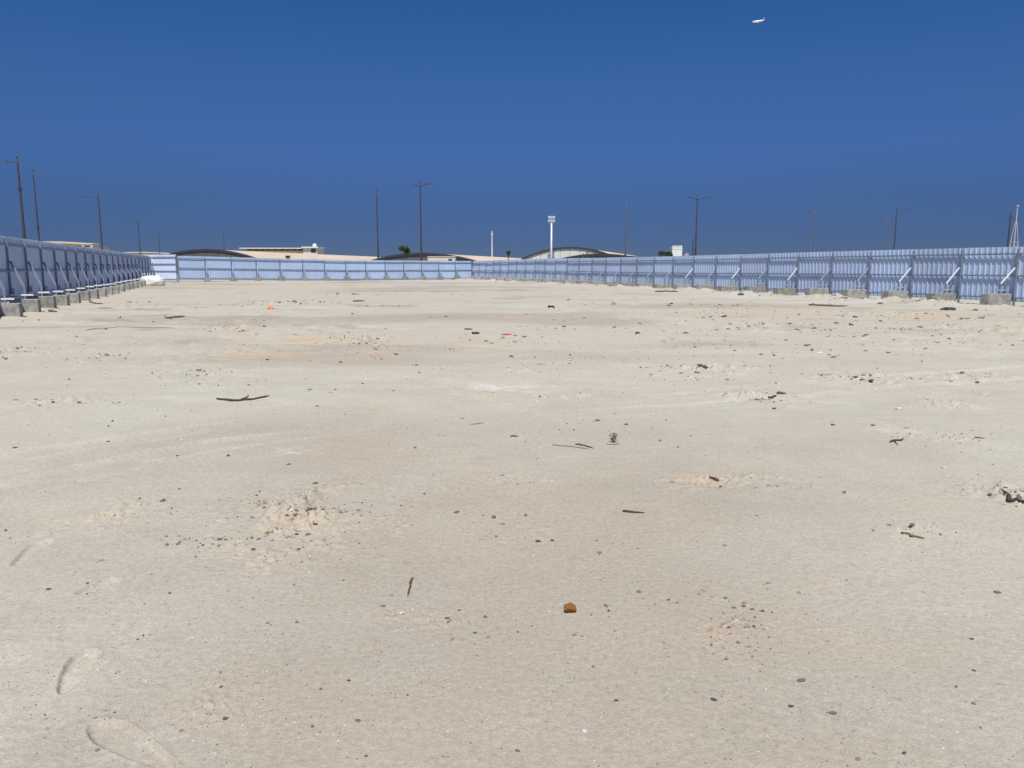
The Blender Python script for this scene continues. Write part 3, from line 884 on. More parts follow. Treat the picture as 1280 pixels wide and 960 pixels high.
# narrow block with a dark window beside the cream roof
q = far(111, 307.6, 146)
root = empty('block_house', (q.x, q.y, 0)); tag(root, 'small cream block with a dark window at the right end of the cream arched roof', 'building')
bm = bmesh.new(); box(bm, -.95, .95, -.5, 1.6, -.2, q.z + .38, .03); link('wall', mesh_of('wall', bm, M['cream_wall']), root)
bm = bmesh.new(); box(bm, -1.08, 1.08, -.62, 1.72, q.z + .382, q.z + .52, .02); link('roof', mesh_of('roof', bm, M['white_wall']), root)
bm = bmesh.new(); box(bm, -.66, .66, -.56, -.503, q.z - .26, q.z + .20); w_ = link('window', mesh_of('window', bm, M['white_wall']), root)
bm = bmesh.new(); box(bm, -.60, .60, -.575, -.563, q.z - .20, q.z + .14); link('pane', mesh_of('pane', bm, M['glass']), w_)

# long glazed hall on the skyline with end block
D_ = 340.0
q = far(308, 313.6, D_); q2 = far(381, 313.6, D_); q3 = far(398.5, 313.6, D_)
root = empty('terminal_building', ((q.x + q3.x) / 2, D_, 0)); tag(root, 'long low building with thin white roof and dark glazing on the skyline', 'building')
cx = root.location.x
zt = far(345, 310.2, D_).z; zb = far(345, 313.6, D_).z
bm = bmesh.new(); box(bm, q.x - cx - 1, q2.x - cx, -6, 10, zt - .35, zt, .05); link('roof', mesh_of('roof', bm, M['white_wall']), root)
bm = bmesh.new(); box(bm, q.x - cx, q2.x - cx - .2, 0, 9, -.2, zb); link('wall', mesh_of('wall', bm, M['cream_wall']), root)
nb = 9
for i in range(nb):
    w0 = q.x - cx + (q2.x - q.x - .4) * i / nb; w1 = q.x - cx + (q2.x - q.x - .4) * (i + 1) / nb
    bm = bmesh.new(); box(bm, w0 + .15, w1 - .15, .4, .6, zb + .002, zt - .352); link('window', mesh_of('window', bm, M['glass']), root)
for i in range(nb + 1):
    w0 = q.x - cx + (q2.x - q.x - .4) * i / nb
    bm = bmesh.new(); box(bm, w0 - .10, w0 + .10, .2, .8, zb + .002, zt - .352); link('column', mesh_of('column', bm, M['cream_wall']), root)
ze = far(390, 308.4, D_).z
bm = bmesh.new(); box(bm, q2.x - cx + .1, q3.x - cx, -3, 9, -.2, ze - .6); link('end_block', mesh_of('end_block', bm, M['pale_gable']), root)
bm = bmesh.new(); box(bm, q2.x - cx - .4, q3.x - cx + .6, -4, 10, ze - .598, ze - .1, .05); link('roof', mesh_of('roof', bm, M['white_wall']), root)
bm = bmesh.new(); box(bm, q3.x - cx - 2.6, q3.x - cx - .5, -3.1, -3.003, ze - 2.6, ze - .9); link('window', mesh_of('window', bm, M['glass']), root)
bm = bmesh.new(); bmesh.ops.create_uvsphere(bm, u_segments=14, v_segments=8, radius=.95, matrix=Matrix.Translation((q3.x - cx - 2.2, 2, ze + .5))); link('dome', mesh_of('dome', bm, M['white_steel'], True), root)

# cream wall box in front of the middle hall
q = far(534.5, 320.4, 140); q2 = far(569, 320.4, 140)
root = empty('site_cabin', ((q.x + q2.x) / 2, 140, 0)); tag(root, 'long cream cabin before the dark middle hall', 'cabin')
hw_ = (q2.x - q.x) / 2
bm = bmesh.new(); box(bm, -hw_, hw_, 0, 2.4, .1, q.z - .12, .03); link('wall', mesh_of('wall', bm, M['cream_wall']), root)
bm = bmesh.new(); box(bm, -hw_ - .1, hw_ + .1, -.1, 2.5, q.z - .118, q.z, .03); link('roof', mesh_of('roof', bm, M['cream_wall']), root)
bm = bmesh.new(); box(bm, hw_ * .5, hw_ * .5 + .7, -.05, -.003, q.z - 1.1, q.z - .45); link('window', mesh_of('window', bm, M['glass']), root)

# white tower with parapet
q = far(840.5, 307, 150); q2 = far(853, 307, 150)
root = empty('white_tower', ((q.x + q2.x) / 2, 150, 0)); tag(root, 'small white tower with notched parapet beside the dark bush', 'tower')
hw_ = (q2.x - q.x) / 2; zt = q.z
bm = bmesh.new(); box(bm, -hw_, hw_, 0, 2.0, -.2, zt - .3, .03); link('wall', mesh_of('wall', bm, M['white_wall']), root)
for i in range(4):
    x0 = -hw_ + 2 * hw_ * i / 4
    bm = bmesh.new(); box(bm, x0 + .06, x0 + hw_ / 2 - .06, -.03, .22, zt - .298, zt); link('merlon', mesh_of('merlon', bm, M['white_wall']), root)
bm = bmesh.new(); box(bm, -hw_ - .05, hw_ + .05, -.06, -.002, zt - .62, zt - .5); link('cornice', mesh_of('cornice', bm, M['white_wall']), root)
q = far(858, 318.5, 150)
root = empty('dish_antenna', (q.x, q.y, 0)); tag(root, 'tiny white dish on a post right of the white tower', 'antenna')
bm = bmesh.new(); bmesh.ops.create_cone(bm, cap_ends=True, segments=14, radius1=.42, radius2=.12, depth=.2, matrix=Matrix.Translation((0, -.12, q.z)) @ Matrix.Rotation(math.radians(-60), 4, 'X')); link('dish', mesh_of('dish', bm, M['white_steel']), root)
bm = bmesh.new(); tube(bm, [(0, 0, -.1), (0, 0, q.z)], .06, 8); link('post', mesh_of('post', bm, M['pole']), root)

# ------------------------------------------------------------------ trees
def tree(name, label, px, ytop, ybot, wpx, dist, seed, cat='tree', n=420, clumps=9, trunk=True):
    rr = random.Random(seed)
    top = far(px, ytop, dist); bot = far(px, ybot, dist)
    x, y = top.x, dist
    H = top.z; zb = bot.z if trunk else .1
    rw = wpx / F_PX * dist / 2 * CP; rh = (H - zb) / 2
    root = empty(name, (x, y, 0)); tag(root, label, cat)
    cl = []
    for i in range(clumps):
        th = rr.uniform(0, 2 * math.pi); q = math.sqrt(rr.random())
        cl.append((Vector((math.cos(th) * q * rw * .72, math.sin(th) * q * rw * .72, zb + rh + rr.uniform(-.62, .62) * rh)), rr.uniform(.28, .5) * min(rw, rh * 1.3)))
    bm = bmesh.new()
    tube(bm, [(0, 0, -.2), (.03 * H * rr.uniform(-1, 1), 0, zb * .6), (0, 0, zb + rh * .7)], [.035 * H, .025 * H, .012 * H], 8)
    for c, r in cl[:5]:
        tube(bm, [(0, 0, zb * .7 + .1), c * .5 + Vector((0, 0, (zb + rh * .6) * .5)), c], [.016 * H, .011 * H, .005 * H], 6)
    link('trunk', mesh_of('trunk', bm, M['bark'], True), root)
    vs = []; fs = []
    for c, r in cl:
        for i in range(n // clumps * 3):
            d = Vector((rr.gauss(0, 1), rr.gauss(0, 1), rr.gauss(0, 1))).normalized() * r * rr.uniform(.35, 1.12)
            pnt = c + d
            a = Vector((rr.gauss(0, 1), rr.gauss(0, 1), rr.gauss(0, .6))).normalized()
            b = a.cross(Vector((rr.gauss(0, 1), rr.gauss(0, 1), rr.gauss(0, 1)))).normalized()
            s = rr.uniform(.10, .19) * (rw + rh) * .5
            k = len(vs)
            vs += [pnt - a * s, pnt + b * s * .45, pnt + a * s, pnt - b * s * .45]
            fs.append((k, k + 1, k + 2, k + 3))
    me = bpy.data.meshes.new('crown'); me.from_pydata([tuple(v) for v in vs], [], fs); me.materials.append(M['leaf'])
    link('crown', me, root)
    return root
tree('tree', 'dark green tree standing before the middle dark arched roof', 506, 305.5, 318, 15, 150, 2)
tree('tree', 'small dark tree behind the gap left of the pale hangar', 635, 313, 320.5, 9, 170, 4, n=260, clumps=6)
tree('shrub', 'low dark shrub on the cream slope right of the left dark hall', 360, 319, 324.5, 8, 120, 5, 'shrub', 220, 6)
tree('shrub', 'wide dark bush left of the white tower', 832, 314, 322, 24, 135, 6, 'shrub', 520, 12)
tree('tree', 'left of two tiny trees before the pale hangar gable', 729, 316.5, 320, 4, 140, 8, 'tree', 140, 4)
tree('tree', 'right of two tiny trees before the pale hangar gable', 734, 314.8, 319, 4, 140, 9, 'tree', 140, 4)

# ------------------------------------------------------------------ aircraft
def aircraft():
    c = far(948, 26.5, 1500)
    root = empty('airliner', c); tag(root, 'white airliner flying high in the clear sky', 'aircraft')
    root.scale = (.82, .82, .82)
    root.rotation_euler = (math.radians(-16), math.radians(4), math.radians(168))
    L = 26.0
    bm = bmesh.new()
    prof = [(-.5, .15), (-.485, .7), (-.45, 1.35), (-.38, 1.9), (-.2, 2.0), (.2, 2.0), (.33, 1.55), (.44, .8), (.5, .2)]
    tube(bm, [(-t * L, 0, (max(t - .25, 0) * 4)) for t, r in prof], [r for t, r in prof], 14)
    body = link('fuselage', mesh_of('fuselage', bm, M['plane'], True), root)
    def wing(name, pts, th, mm):
        bm = bmesh.new()
        up = [bm.verts.new(Vector(p_) + Vector(th)) for p_ in pts]; dn = [bm.verts.new(Vector(p_) - Vector(th)) for p_ in pts]
        bm.faces.new(up); bm.faces.new(dn[::-1])
        for i in range(len(pts)): bm.faces.new((up[i], up[(i + 1) % len(pts)], dn[(i + 1) % len(pts)], dn[i]))
        return link(name, mesh_of(name, bm, mm), root)
    for s in (-1, 1):
        wing('wing', [(4.5, s * 1.8, -.8), (-2.5, s * 1.8, -.8), (-5.6, s * 14, .5), (-3.9, s * 14, .5)], (0, 0, .22), M['plane'])
        wing('tailplane', [(-9.6, s * .7, 1.0), (-12.2, s * .7, 1.0), (-13.2, s * 4.6, 1.4), (-12, s * 4.6, 1.4)], (0, 0, .12), M['plane'])
        bm = bmesh.new(); tube(bm, [(3.6, s * 5, -1.9), (3.2, s * 5, -1.9), (1.2, s * 5, -1.9), (.2, s * 5, -1.9)], [.85, 1.0, .9, .5], 12)
        link('engine', mesh_of('engine', bm, M['plane'], True), root)
    wing('tail_fin', [(-8.2, 0, 1.8), (-12.4, 0, 2.0), (-14.2, 0, 6.4), (-12.2, 0, 6.4)], (0, .15, 0), M['tail'])
aircraft()

# ------------------------------------------------------------------ stones
def stone_mesh(seed, m, flat=.65, sub=2, ang=.42):
    rr = random.Random(seed)
    bm = bmesh.new()
    bmesh.ops.create_icosphere(bm, subdivisions=sub, radius=1)
    for i in range(7):
        nrm = Vector((rr.gauss(0, 1), rr.gauss(0, 1), rr.gauss(0, 1))).normalized(); dd = rr.uniform(.5, .85)
        for v in bm.verts:
            e = v.co.dot(nrm) - dd
            if e > 0: v.co -= nrm * e
    for v in bm.verts:
        v.co *= 1 + rr.uniform(-.07, .07)
        v.co.z *= flat
    return mesh_of('stone', bm, m)
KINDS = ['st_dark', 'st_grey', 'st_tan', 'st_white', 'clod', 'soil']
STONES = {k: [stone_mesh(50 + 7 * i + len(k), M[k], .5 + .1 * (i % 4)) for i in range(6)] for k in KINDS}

def px_size(pxw, y):          # width in metres of pxw photo pixels at forward distance y
    return pxw / F_PX * y

def put_stone(px, py, wpx, kind, label, group=None, squash=1.0, ar=.75, name='stone', mesh=None):
    p = on_ground(px, py)
    w = px_size(wpx, p.y) / 2
    me = mesh or random.choice(STONES[kind])
    s = Vector((w, w * ar, w * squash))
    o = link(name, me, None, (p.x, p.y, p.z + s.z * .32), (random.uniform(-.2, .2), random.uniform(-.2, .2), random.uniform(-.5, .5)), s)
    tag(o, label, 'stone', group)
    return o

SO = stone_mesh(99, M['st_orange'], .8, 3)
put_stone(712, 765, 18, 'st_tan', 'orange-brown stone alone on the sand at lower centre', None, 1.45, .95, mesh=SO)
named = [
    (1002, 851, 13, 'st_grey', 'flat pale-topped grey stone, upper one at lower right'),
    (892, 875, 11, 'st_dark', 'pointed dark grey stone left of the three stones at lower right'),
    (989, 883, 9, 'st_dark', 'dark oblong stone between the pointed stone and the greenish one'),
    (1041, 892, 12, 'st_grey', 'greenish grey stone with a dark underside at lower right'),
    (1130, 942, 9, 'st_dark', 'dark oval stone near the bottom edge at right'),
    (1072, 949, 10, 'st_tan', 'brownish flat stone at the bottom edge left of the dark oval one'),
    (731, 914, 10, 'st_white', 'round chalky white stone near the bottom centre'),
    (647, 939, 8, 'st_grey', 'grey pebble at the bottom edge left of the chalky stone'),
    (540, 870, 6, 'st_white', 'small white pebble left of bottom centre'),
    (436, 851, 6, 'st_dark', 'single dark pebble on the smooth sand at lower left centre'),
    (770, 876, 8, 'st_dark', 'dark blue-grey pebble right of bottom centre'),
    (458, 945, 6, 'st_dark', 'dark pebble at the bottom edge below the red stick'),
    (918, 760, 8, 'st_grey', 'grey stone left in the dark pebble cluster at lower right'),
    (929, 758, 7, 'st_dark', 'dark stone at the top of the pebble cluster at lower right'),
    (940, 762, 6, 'st_dark', 'dark stone at the right of the pebble cluster at lower right'),
    (911, 784, 6, 'st_dark', 'dark stone at the bottom left of the pebble cluster'),
    (836, 750, 6, 'st_dark', 'dark pebble right of the orange-brown stone'),
    (1246, 741, 11, 'st_grey', 'flat grey stone near the right edge in the lower half'),
    (1214, 799, 7, 'st_dark', 'thin dark chip near the right edge at lower right'),
    (672, 677, 9, 'st_dark', 'left dark stone of the pair above the orange-brown stone'),
    (691, 676, 7, 'st_dark', 'right dark stone of the pair above the orange-brown stone'),
    (388, 637, 10, 'st_dark', 'dark stone on top of the small churned mound'),
    (374, 652, 9, 'st_dark', 'dark stone on the near slope of the churned mound'),
    (394, 655, 8, 'st_dark', 'dark stone at the right side of the churned mound'),
    (371, 668, 7, 'st_dark', 'dark chip at the foot of the churned mound'),
    (386, 716, 8, 'st_white', 'white lump below the churned mound'),
    (286, 570, 7, 'st_dark', 'dark pebble left of the white crust patch'),
    (222, 570, 6, 'st_dark', 'dark pebble left of the one by the white crust'),
    (19, 560, 8, 'st_dark', 'dark pebble near the left edge at mid height'),
    (66, 503, 6, 'st_dark', 'small dark pebble at left, level with the black branch'),
    (840, 603, 9, 'st_tan', 'ochre stone in the churned strip right of centre'),
    (906, 682, 7, 'st_tan', 'small rusty lump right of centre'),
    (1180, 585, 9, 'st_white', 'small white lump at right below the twig'),
    (1123, 512, 12, 'st_white', 'flat white lump at right above mid ground'),
    (947, 500, 8, 'st_grey', 'grey stone in the rubble patch right of centre'),
    (939, 492, 11, 'st_white', 'pale stone in the rubble patch right of centre'),
    (1091, 532, 7, 'st_dark', 'dark pebble right of the grey pebbly ground'),
    (1025, 441, 9, 'st_white', 'whitish stone with shadowed side in the right middle ground'),
    (1036, 444, 6, 'st_grey', 'small grey stone beside the whitish stone at right'),
    (1068, 472, 8, 'st_dark', 'dark stone at the left of the rubble row at right'),
    (1078, 475, 8, 'st_dark', 'dark stone in the middle of the rubble row at right'),
    (1089, 476, 9, 'st_dark', 'dark stone at the right of the rubble row'),
    (1189, 408, 9, 'st_dark', 'dark lump on the brownish strip before the right fence'),
    (1230, 415, 12, 'st_tan', 'brown rounded lump near the right edge before the fence'),
    (1100, 380, 8, 'st_dark', 'dark brown lump before the right fence below a white brace'),
    (997, 413, 9, 'st_dark', 'dark stone in the stony belt at right'),
    (1069, 397, 9, 'st_dark', 'dark oblong stone in the stony belt before the right fence'),
    (987, 405, 7, 'st_dark', 'dark stone in the stony belt above its neighbour'),
    (836, 382, 6, 'st_dark', 'dark stone in front of the right fence near its middle'),
    (812, 392, 5, 'st_dark', 'dark stone left in the stony belt'),
    (905, 396, 9, 'st_dark', 'dark flat stone in the stony belt at centre right'),
    (426, 453, 6, 'st_dark', 'dark clod on the tan sand left of centre'),
    (495, 443, 6, 'st_dark', 'dark clod right of the tan sand patch'),
    (334, 450, 6, 'st_dark', 'small dark stone left of the tan sand'),
    (1110, 441, 6, 'st_dark', 'dark clod in the empty right middle ground'),
    (1157, 436, 6, 'st_dark', 'dark dot of stone at right in the middle ground'),
    (1250, 380, 19, 'st_white', 'pale boulder at the foot of the last block on the right'),
]
for px, py, w, k, lb in named:
    put_stone(px, py, w, k, lb, None, .55, .7)
# lumps in front of the shaded fence
o = put_stone(66, 390, 12, 'st_tan', 'reddish brown lump of rubble at the foot of the third left block', None, .7, .7)

# scatter of loose pebbles: power-law sizes; the 240 that show largest are objects, the rest one gravel object
LANDMARKS = [((712, 765), 'the orange-brown stone'), ((512, 734), 'the red-brown stick'), ((303, 500), 'the black forked branch'),
    ((767, 552), 'the green sprig'), ((731, 914), 'the chalky white stone'), ((372, 650), 'the small churned mound'), ((338, 388), 'the orange plastic bag'),
    ((633, 418), 'the red plastic scrap'), ((689, 385), 'the diagonal dark log'), ((160, 409), 'the long thin cable'), ((219, 398), 'the timber offcut at left'),
    ((1025, 441), 'the whitish stone at right'), ((1078, 474), 'the rubble row at right'), ((1268, 622), 'the dark root at the right edge'),
    ((1123, 512), 'the flat white lump'), ((1121, 552), 'the dark crossed twig'), ((1140, 671), 'the brown twig at lower right'), ((92, 840), 'the upright shoe print'),
    ((165, 930), 'the lowest shoe print'), ((925, 770), 'the dark pebble cluster'), ((1186, 387), 'the crumpled dark plastic sheet'), ((832, 365), 'the long branch by the right fence'),
    ((1035, 383), 'the long grey plank'), ((880, 461), 'the dark timber in the rubble'), ((456, 377), 'the flat timber far left of centre'), ((596, 417), 'the small timber chip'),
    ((840, 603), 'the ochre stone'), ((1246, 741), 'the flat grey stone at the right edge'), ((1002, 851), 'the flat pale-topped stone'), ((19, 560), 'the dark pebble at the left edge')]

def name_pebbles(made):
    """Each loose pebble is told apart by its kind, the landmark nearest to it in view, the side it lies on and its rank there."""
    word = {'st_dark': 'dark pebble', 'st_grey': 'grey pebble', 'st_tan': 'tan pebble', 'st_white': 'white pebble', 'clod': 'sandy clod', 'soil': 'brown soil crumb'}
    rank = ['', 'second-', 'third-', 'fourth-', 'fifth-', 'sixth-', 'seventh-', 'eighth-', 'ninth-', 'tenth-']
    cells = {}
    for o, k, x, y, z in made:
        d = y * CP - (z - EYE) * SP
        px = W_PX / 2 + x / d * F_PX; py = H_PX / 2 - (y * SP + (z - EYE) * CP) / d * F_PX
        (lx, ly), ph = min(LANDMARKS, key=lambda l: (l[0][0] - px) ** 2 + (2.2 * (l[0][1] - py)) ** 2)
        dx, dy = px - lx, py - ly
        side = ('left of' if dx < 0 else 'right of') if abs(dx) > 1.6 * abs(dy) else ('beyond' if dy < 0 else 'in front of')
        cells.setdefault((k, ph, side), []).append((dx * dx + dy * dy, o))
    for (k, ph, side), lst in cells.items():
        lst.sort(key=lambda t: t[0])
        for i, (_, o) in enumerate(lst):
            r = rank[min(i, 9)] + 'nearest'
            o['label'] = f'loose {word[k]} {side} {ph}' + ('' if len(lst) == 1 else f', {r} there')

def scatter():
    pts = []
    rr = np.random.default_rng(5)
    def add(x, y, s): pts.append((x, y, s))
    N = 9500
    yy = np.exp(rr.uniform(math.log(2.1), math.log(70), N)); aa = rr.uniform(-.78, .78, N)
    # density falls with distance in the picture but smaller grit fades out
    s = .0021 * (1 - rr.random(N)) ** (-1 / 2.5)
    s = np.minimum(s, .05)
    s = s * np.clip(yy / 3.2, .8, 5) ** .75
    xx = aa * yy
    clump = fbm(xx / 1.1 + 3, yy / 1.1 + 8, 3) + .25 * fbm(xx / 5, yy / 5, 2)
    keep = (clump > .10 - .30 * rr.random(N))
    pts += list(zip(xx[keep], yy[keep], s[keep]))
    # crumbs gather on churned spots, in short ragged rows
    NU = len(pts)
    CRUMB = {0: 6.0, 1: 1.6, 3: 1.4, 4: 2.0, 5: 2.2, 6: 2.0, 7: 1.5, 8: 1.8, 11: 1.3, 12: 1.2, 15: 1.5, 16: 1.4, 26: 1.6}
    for ci, (cx, cy, rx, ry, ca, mh) in enumerate(CH):
        n = int(min(24 + 120 * min(rx * ry, 3), 330) * CRUMB.get(ci, .8) * rr.uniform(.5, 1.2)); base_s = min(.003 + ca * .13, .018)
        rows_ = [(cx + rr.normal() * rx * .5, cy + rr.normal() * ry * .5, rr.normal() * .35, rx * rr.uniform(.2, .5)) for _ in range(7)]
        for _ in range(n):
            if rr.random() < .6:
                qx, qy, sl, ln = rows_[int(rr.integers(7))]; t = rr.normal() * ln
                add(qx + t * 1.3, qy + t * sl * ry / rx + rr.normal() * ry * .12, base_s * (1 - rr.random()) ** (-1 / 2.6))
            else:
                add(cx + rr.normal() * rx * .8, cy + rr.normal() * ry * .9, base_s * .8 * (1 - rr.random()) ** (-1 / 2.8))
    # far stones lie in loose clusters: a stony belt before the right fence, fewer on the left
    for k_ in range(72):
        px, py = (rr.uniform(690, 1330), 380 + 66 * rr.random() ** 1.4) if k_ < 46 else (rr.uniform(-60, 700), 364 + 92 * rr.random() ** 1.4)
        x, y = flat_xy(px, py); n = int(rr.integers(2, 13)); spr = rr.uniform(.15, .9)
        for _ in range(n):
            add(x + rr.normal() * spr * 1.5, y + rr.normal() * spr * .7, min(.016 * (1 - rr.random()) ** (-1 / 2.2) * y / 17, .13))
    for k_ in range(46):          # rubble pushed up against the blocks of the sunlit fence
        y = 33 + 62 * rr.random() ** 1.5; x = R_S * y + R_C - rr.uniform(1.75, 2.9); n = int(rr.integers(2, 9))
        for _ in range(n): add(x + rr.normal() * .25, y + rr.normal() * .35, min(.03 * (1 - rr.random()) ** (-1 / 2.0), .2))
    NC = len(pts)
    for _ in range(110):     # small dark cluster at lower right
        px, py = rr.normal(928, 22), rr.normal(785, 24)
        x, y = flat_xy(px, py); add(x, y, .0035 * (1 - rr.random()) ** (-1 / 2.4))
    P = np.array(pts); src = np.zeros(len(P), int); src[NU:NC] = 1
    ok = (P[:, 0] - (L_S * P[:, 1] + L_C) > 1.3) & ((R_S * P[:, 1] + R_C) - P[:, 0] > 1.6) & (P[:, 1] < 96) & (P[:, 1] > 1.9)
    P = P[ok]; src = src[ok]
    P[:, 2] = np.minimum(P[:, 2], .011 * P[:, 1] * .36 + .002)      # nothing larger than the stones measured in the photograph
    app = P[:, 2] / P[:, 1]
    order = np.argsort(-app)
    P = P[order]; src = src[order]
    Zs = height(P[:, 0].copy(), P[:, 1].copy())
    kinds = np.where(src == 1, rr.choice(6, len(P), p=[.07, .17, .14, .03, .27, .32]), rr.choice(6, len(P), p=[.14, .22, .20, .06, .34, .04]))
    txt = {'st_dark': ('loose dark pebble lying on the open sand', 'loose dark pebbles on the sand'),
           'st_grey': ('loose mid-grey pebble lying on the open sand', 'loose grey pebbles on the sand'),
           'st_tan': ('loose tan pebble lying on the open sand', 'loose tan pebbles on the sand'),
           'st_white': ('loose chalk-white pebble lying on the open sand', 'loose white pebbles on the sand'),
           'clod': ('loose sandy clod lying on the open ground', 'loose sandy clods on the ground'),
           'soil': ('loose dark brown soil crumb lying on the churned ground', 'loose soil crumbs on the ground')}
    NI = 230
    made = []
    for i in range(NI):
        x, y, s = P[i]; k = KINDS[kinds[i]]
        if k == 'st_dark' and rr.random() < .3: k = 'st_grey'
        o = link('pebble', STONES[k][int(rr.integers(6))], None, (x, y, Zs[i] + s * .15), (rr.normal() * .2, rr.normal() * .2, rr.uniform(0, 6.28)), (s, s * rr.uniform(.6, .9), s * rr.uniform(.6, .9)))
        tag(o, txt[k][0], 'pebble', txt[k][1]); made.append((o, k, x, y, Zs[i]))
    name_pebbles(made)
    # the rest
    bm = bmesh.new(); bmesh.ops.create_icosphere(bm, subdivisions=1, radius=1)
    bm.verts.ensure_lookup_table()
    tv = np.array([v.co[:] for v in bm.verts]); tf = np.array([[v.index for v in f_.verts] for f_ in bm.faces]); bm.free()
    Q = P[NI:]; n = len(Q)
    q3 = tv[None] * (1 + rr.uniform(-.28, .28, (n, len(tv), 1)))
    q3 = q3 * np.stack([Q[:, 2], Q[:, 2] * rr.uniform(.6, .95, n), Q[:, 2] * rr.uniform(.4, .75, n)], 1)[:, None, :]
    th = rr.uniform(0, 6.28, n); c, s_ = np.cos(th)[:, None], np.sin(th)[:, None]
    X = q3[..., 0] * c - q3[..., 1] * s_ + Q[:, 0, None]; Y = q3[..., 0] * s_ + q3[..., 1] * c + Q[:, 1, None]
    Z = q3[..., 2] + Zs[NI:, None] + Q[:, 2, None] * .15
    co = np.stack([X, Y, Z], -1).reshape(-1, 3)
    fa_ = (tf[None] + (np.arange(n) * len(tv))[:, None, None]).reshape(-1, 3)
    me = bpy.data.meshes.new('gravel')
    me.vertices.add(len(co)); me.vertices.foreach_set('co', co.astype(np.float32).ravel())
    me.loops.add(fa_.size); me.loops.foreach_set('vertex_index', fa_.astype(np.int32).ravel())
    me.polygons.add(len(fa_)); me.polygons.foreach_set('loop_start', (np.arange(len(fa_)) * 3).astype(np.int32))
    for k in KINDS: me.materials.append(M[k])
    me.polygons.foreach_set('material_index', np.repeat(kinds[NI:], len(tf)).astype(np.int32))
    me.update(calc_edges=True)
    g = bpy.data.objects.new('gravel', me); COL.objects.link(g)
    tag(g, 'fine gravel and grit strewn over the pale sand', 'gravel', kind='stuff')
scatter()

# ------------------------------------------------------------------ sticks, twigs and litter
def stick(name, label, pts, rad, m, cat='stick', lift=.6, seg=7, branches=()):
    """pts: photo points along it; lies on the ground. rad in metres."""
    w = [on_ground(*p_) for p_ in pts]
    root = Vector(w[0])
    bm = bmesh.new()
    def sub(ws, r0, r1):
        out = []; rr = []
        for i in range(len(ws) - 1):
            for t in (0, .33, .66):
                p_ = ws[i].lerp(ws[i + 1], t); out.append(p_ + Vector((random.uniform(-1, 1), random.uniform(-1, 1), 0)) * r0 * .8); 
        out.append(ws[-1])
        for i, p_ in enumerate(out):
            p_.z = gz(p_.x, p_.y) + r0 * lift
            t_ = i / (len(out) - 1); rr.append((r0 + (r1 - r0) * t_) * random.uniform(.72, 1.18) * (.55 if i == 0 else .3 if i == len(out) - 1 else 1))
        tube(bm, [p_ - root for p_ in out], rr, seg)
    sub(w, rad, rad * .6)
    for b_ in branches: sub([on_ground(*p_) for p_ in b_], rad * .6, rad * .3)
    o = link(name, mesh_of(name, bm, M[m], True), None, root)
    tag(o, label, cat)
    return o
stick('stick', 'short red-brown stick lying at lower centre left', [(515.5, 723), (513, 733), (509.5, 746)], .0075, 'red_stick')
stick('branch', 'black forked branch lying on the sand at left', [(270, 499), (290, 502), (303, 501), (318, 499.5), (337, 495.5)], .019, 'dark_wood', 'branch', branches=([(300, 501), (309, 497), (311, 494)],))
stick('twig', 'longest straw-coloured twig left of the green sprig', [(690, 556.5), (715, 558.5), (736, 561.5)], .008, 'twig', 'twig')
stick('twig', 'short dark-tipped twig just left of the green sprig', [(720, 556), (730, 557.5), (742, 561)], .009, 'dark_wood', 'twig')
stick('twig', 'pale twig lying alone left of the twig pair', [(588, 531), (605, 529)], .007, 'twig', 'twig')
stick('twig', 'short brown twig left of the green sprig and its twigs', [(637, 546), (648, 546)], .012, 'wood', 'twig')
stick('twig', 'brown twig under the green sprig', [(758, 555.5), (775, 555.5)], .006, 'wood', 'twig')
stick('twig', 'dark twig in the churned strip right of centre', [(888, 597), (900, 602)], .014, 'wood', 'twig')
stick('twig', 'dark twig lying flat right of the grey pebbles', [(778, 639.5), (790, 641), (806, 642)], .009, 'dark_wood', 'twig')
stick('twig', 'brown twig at right below mid height', [(1127, 669), (1140, 671), (1156, 674)], .010, 'wood', 'twig')
stick('twig', 'dark crossed twig at right in the grey ground', [(1112, 553), (1124, 551), (1130, 549)], .012, 'dark_wood', 'twig', branches=([(1118, 552), (1122, 557)],))
stick('twig', 'reddish twig near the right edge at mid height', [(1217, 547), (1232, 549)], .010, 'wood', 'twig')
stick('root', 'dark root curling out of the churned ground at the right edge', [(1258, 615), (1264, 622), (1272, 627), (1282, 629)], .018, 'dark_wood', 'root')
stick('cable', 'long thin brown cable curving over the sand at left', [(108, 413), (120, 411), (150, 409), (180, 409.5), (216, 410)], .013, 'twig', 'cable')
stick('pole_offcut', 'thin tan pole lying before the shaded fence', [(122, 385.5), (142, 385.5)], .03, 'twig', 'pole')
stick('plank', 'brown timber offcut lying at left below the cable end', [(205, 399), (219, 398.3), (232, 397.5)], .045, 'wood', 'timber')
stick('stick', 'dark bent stick by the blocks of the shaded fence', [(111, 377.5), (117, 379.5), (129, 380.5)], .045, 'wood')
stick('log', 'short dark log lying diagonally in the open middle ground', [(685, 383), (693, 386)], .07, 'dark_wood', 'log')
stick('branch', 'long dark branch in front of the middle of the right fence', [(819, 365.5), (832, 364.5), (848, 365.2)], .06, 'dark_wood', 'branch')
stick('timber', 'dark timber piece in the rubble right of centre', [(872, 459.5), (880, 461), (886, 462)], .035, 'wood', 'timber')
stick('timber', 'dark flat timber piece far left of centre', [(441, 377), (456, 376.5)], .045, 'dark_wood', 'timber')
stick('timber', 'small dark timber chip near the orange-tinted sand', [(592, 417.5), (600, 417.5)], .045, 'dark_wood', 'timber')
stick('timber', 'thin dark stick left of the small timber chip', [(580, 412), (591, 412)], .03, 'dark_wood', 'timber')
stick('timber', 'dark flat chip in the right middle ground beside the rubble', [(960, 494.5), (971, 495)], .022, 'dark_wood', 'timber')
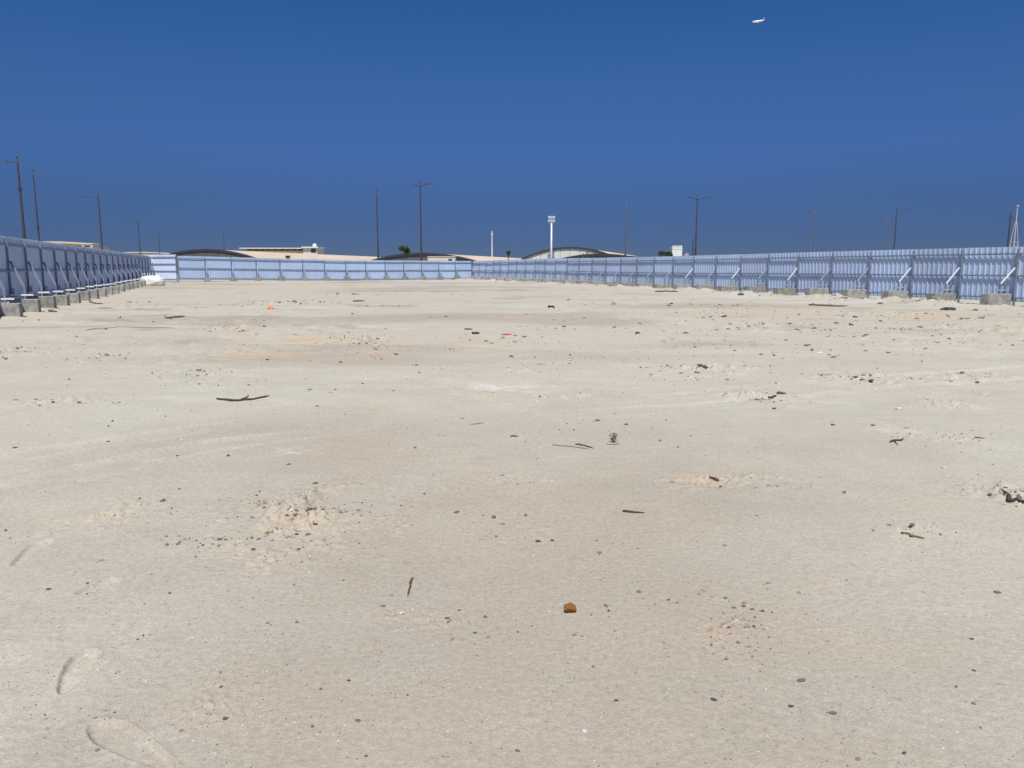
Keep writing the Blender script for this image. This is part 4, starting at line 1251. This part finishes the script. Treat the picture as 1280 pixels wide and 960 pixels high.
stick('timber', 'thin dark chip lying right of the rubble patch', [(972, 492), (983, 492.5)], .022, 'wood', 'timber')
stick('plank', 'long grey plank half buried before the right fence', [(1010, 381.5), (1040, 383), (1060, 383)], .05, 'wood', 'timber')

def crumple(name, label, px, py, wpx, hpx, m, cat, seed):
    p = on_ground(px, py)
    w = px_size(wpx, p.y) / 2; h = px_size(hpx, p.y)
    bm = bmesh.new(); bmesh.ops.create_icosphere(bm, subdivisions=3, radius=1)
    rr = random.Random(seed)
    dirs = [Vector((rr.gauss(0, 1), rr.gauss(0, 1), rr.gauss(0, 1))).normalized() for _ in range(16)]
    for v in bm.verts:
        c = v.co.normalized(); k = max(c.dot(d_) for d_ in dirs)
        r = .55 + .55 * k ** 4 + rr.uniform(-.05, .05)
        v.co = Vector((c.x * w * r, c.y * w * .7 * r, max(c.z * h * .6 * r, -.02) + h * .1))
    o = link(name, mesh_of(name, bm, M[m]), None, p)
    tag(o, label, cat)
crumple('plastic_bag', 'crumpled orange plastic bag on the churned sand at left', 338, 388, 12, 7, 'orange_bag', 'plastic bag', 3)
crumple('plastic_strip', 'flat red plastic scrap near the middle of the plot', 633, 418.6, 14, 2, 'red_bag', 'litter', 4)
crumple('plastic_sheet', 'dark crumpled plastic sheet before the last blocks of the right fence', 1186, 387.5, 20, 5, 'rag', 'litter', 6)
crumple('plastic_sheet', 'small dark scrap at the foot of the right fence blocks', 926, 369, 8, 4, 'rag', 'litter', 8)

# green sprig
p = on_ground(767, 553)
root = empty('weed', p); tag(root, 'small dark green sprig growing alone near the centre', 'plant')
rr = random.Random(3)
bm = bmesh.new()
for i in range(6):
    th = rr.uniform(0, 6.28); tube(bm, [(0, 0, -.01), (math.cos(th) * .012, math.sin(th) * .012, .03), (math.cos(th) * .035, math.sin(th) * .03, rr.uniform(.05, .085))], [.003, .0025, .0012], 5)
link('stem', mesh_of('stem', bm, M['leaf']), root)
bm = bmesh.new()
for i in range(64):
    c = Vector((rr.gauss(0, .019), rr.gauss(0, .019), rr.uniform(.015, .085)))
    a = Vector((rr.gauss(0, 1), rr.gauss(0, 1), rr.gauss(0, .7))).normalized(); b = a.cross(Vector((0, 0, 1)) + Vector((rr.gauss(0, .5), rr.gauss(0, .5), 0))).normalized()
    s = rr.uniform(.009, .017)
    bm.faces.new([bm.verts.new(c - a * s), bm.verts.new(c + b * s * .4), bm.verts.new(c + a * s), bm.verts.new(c - b * s * .4)])
link('leaf', mesh_of('leaf', bm, M['leaf']), root)
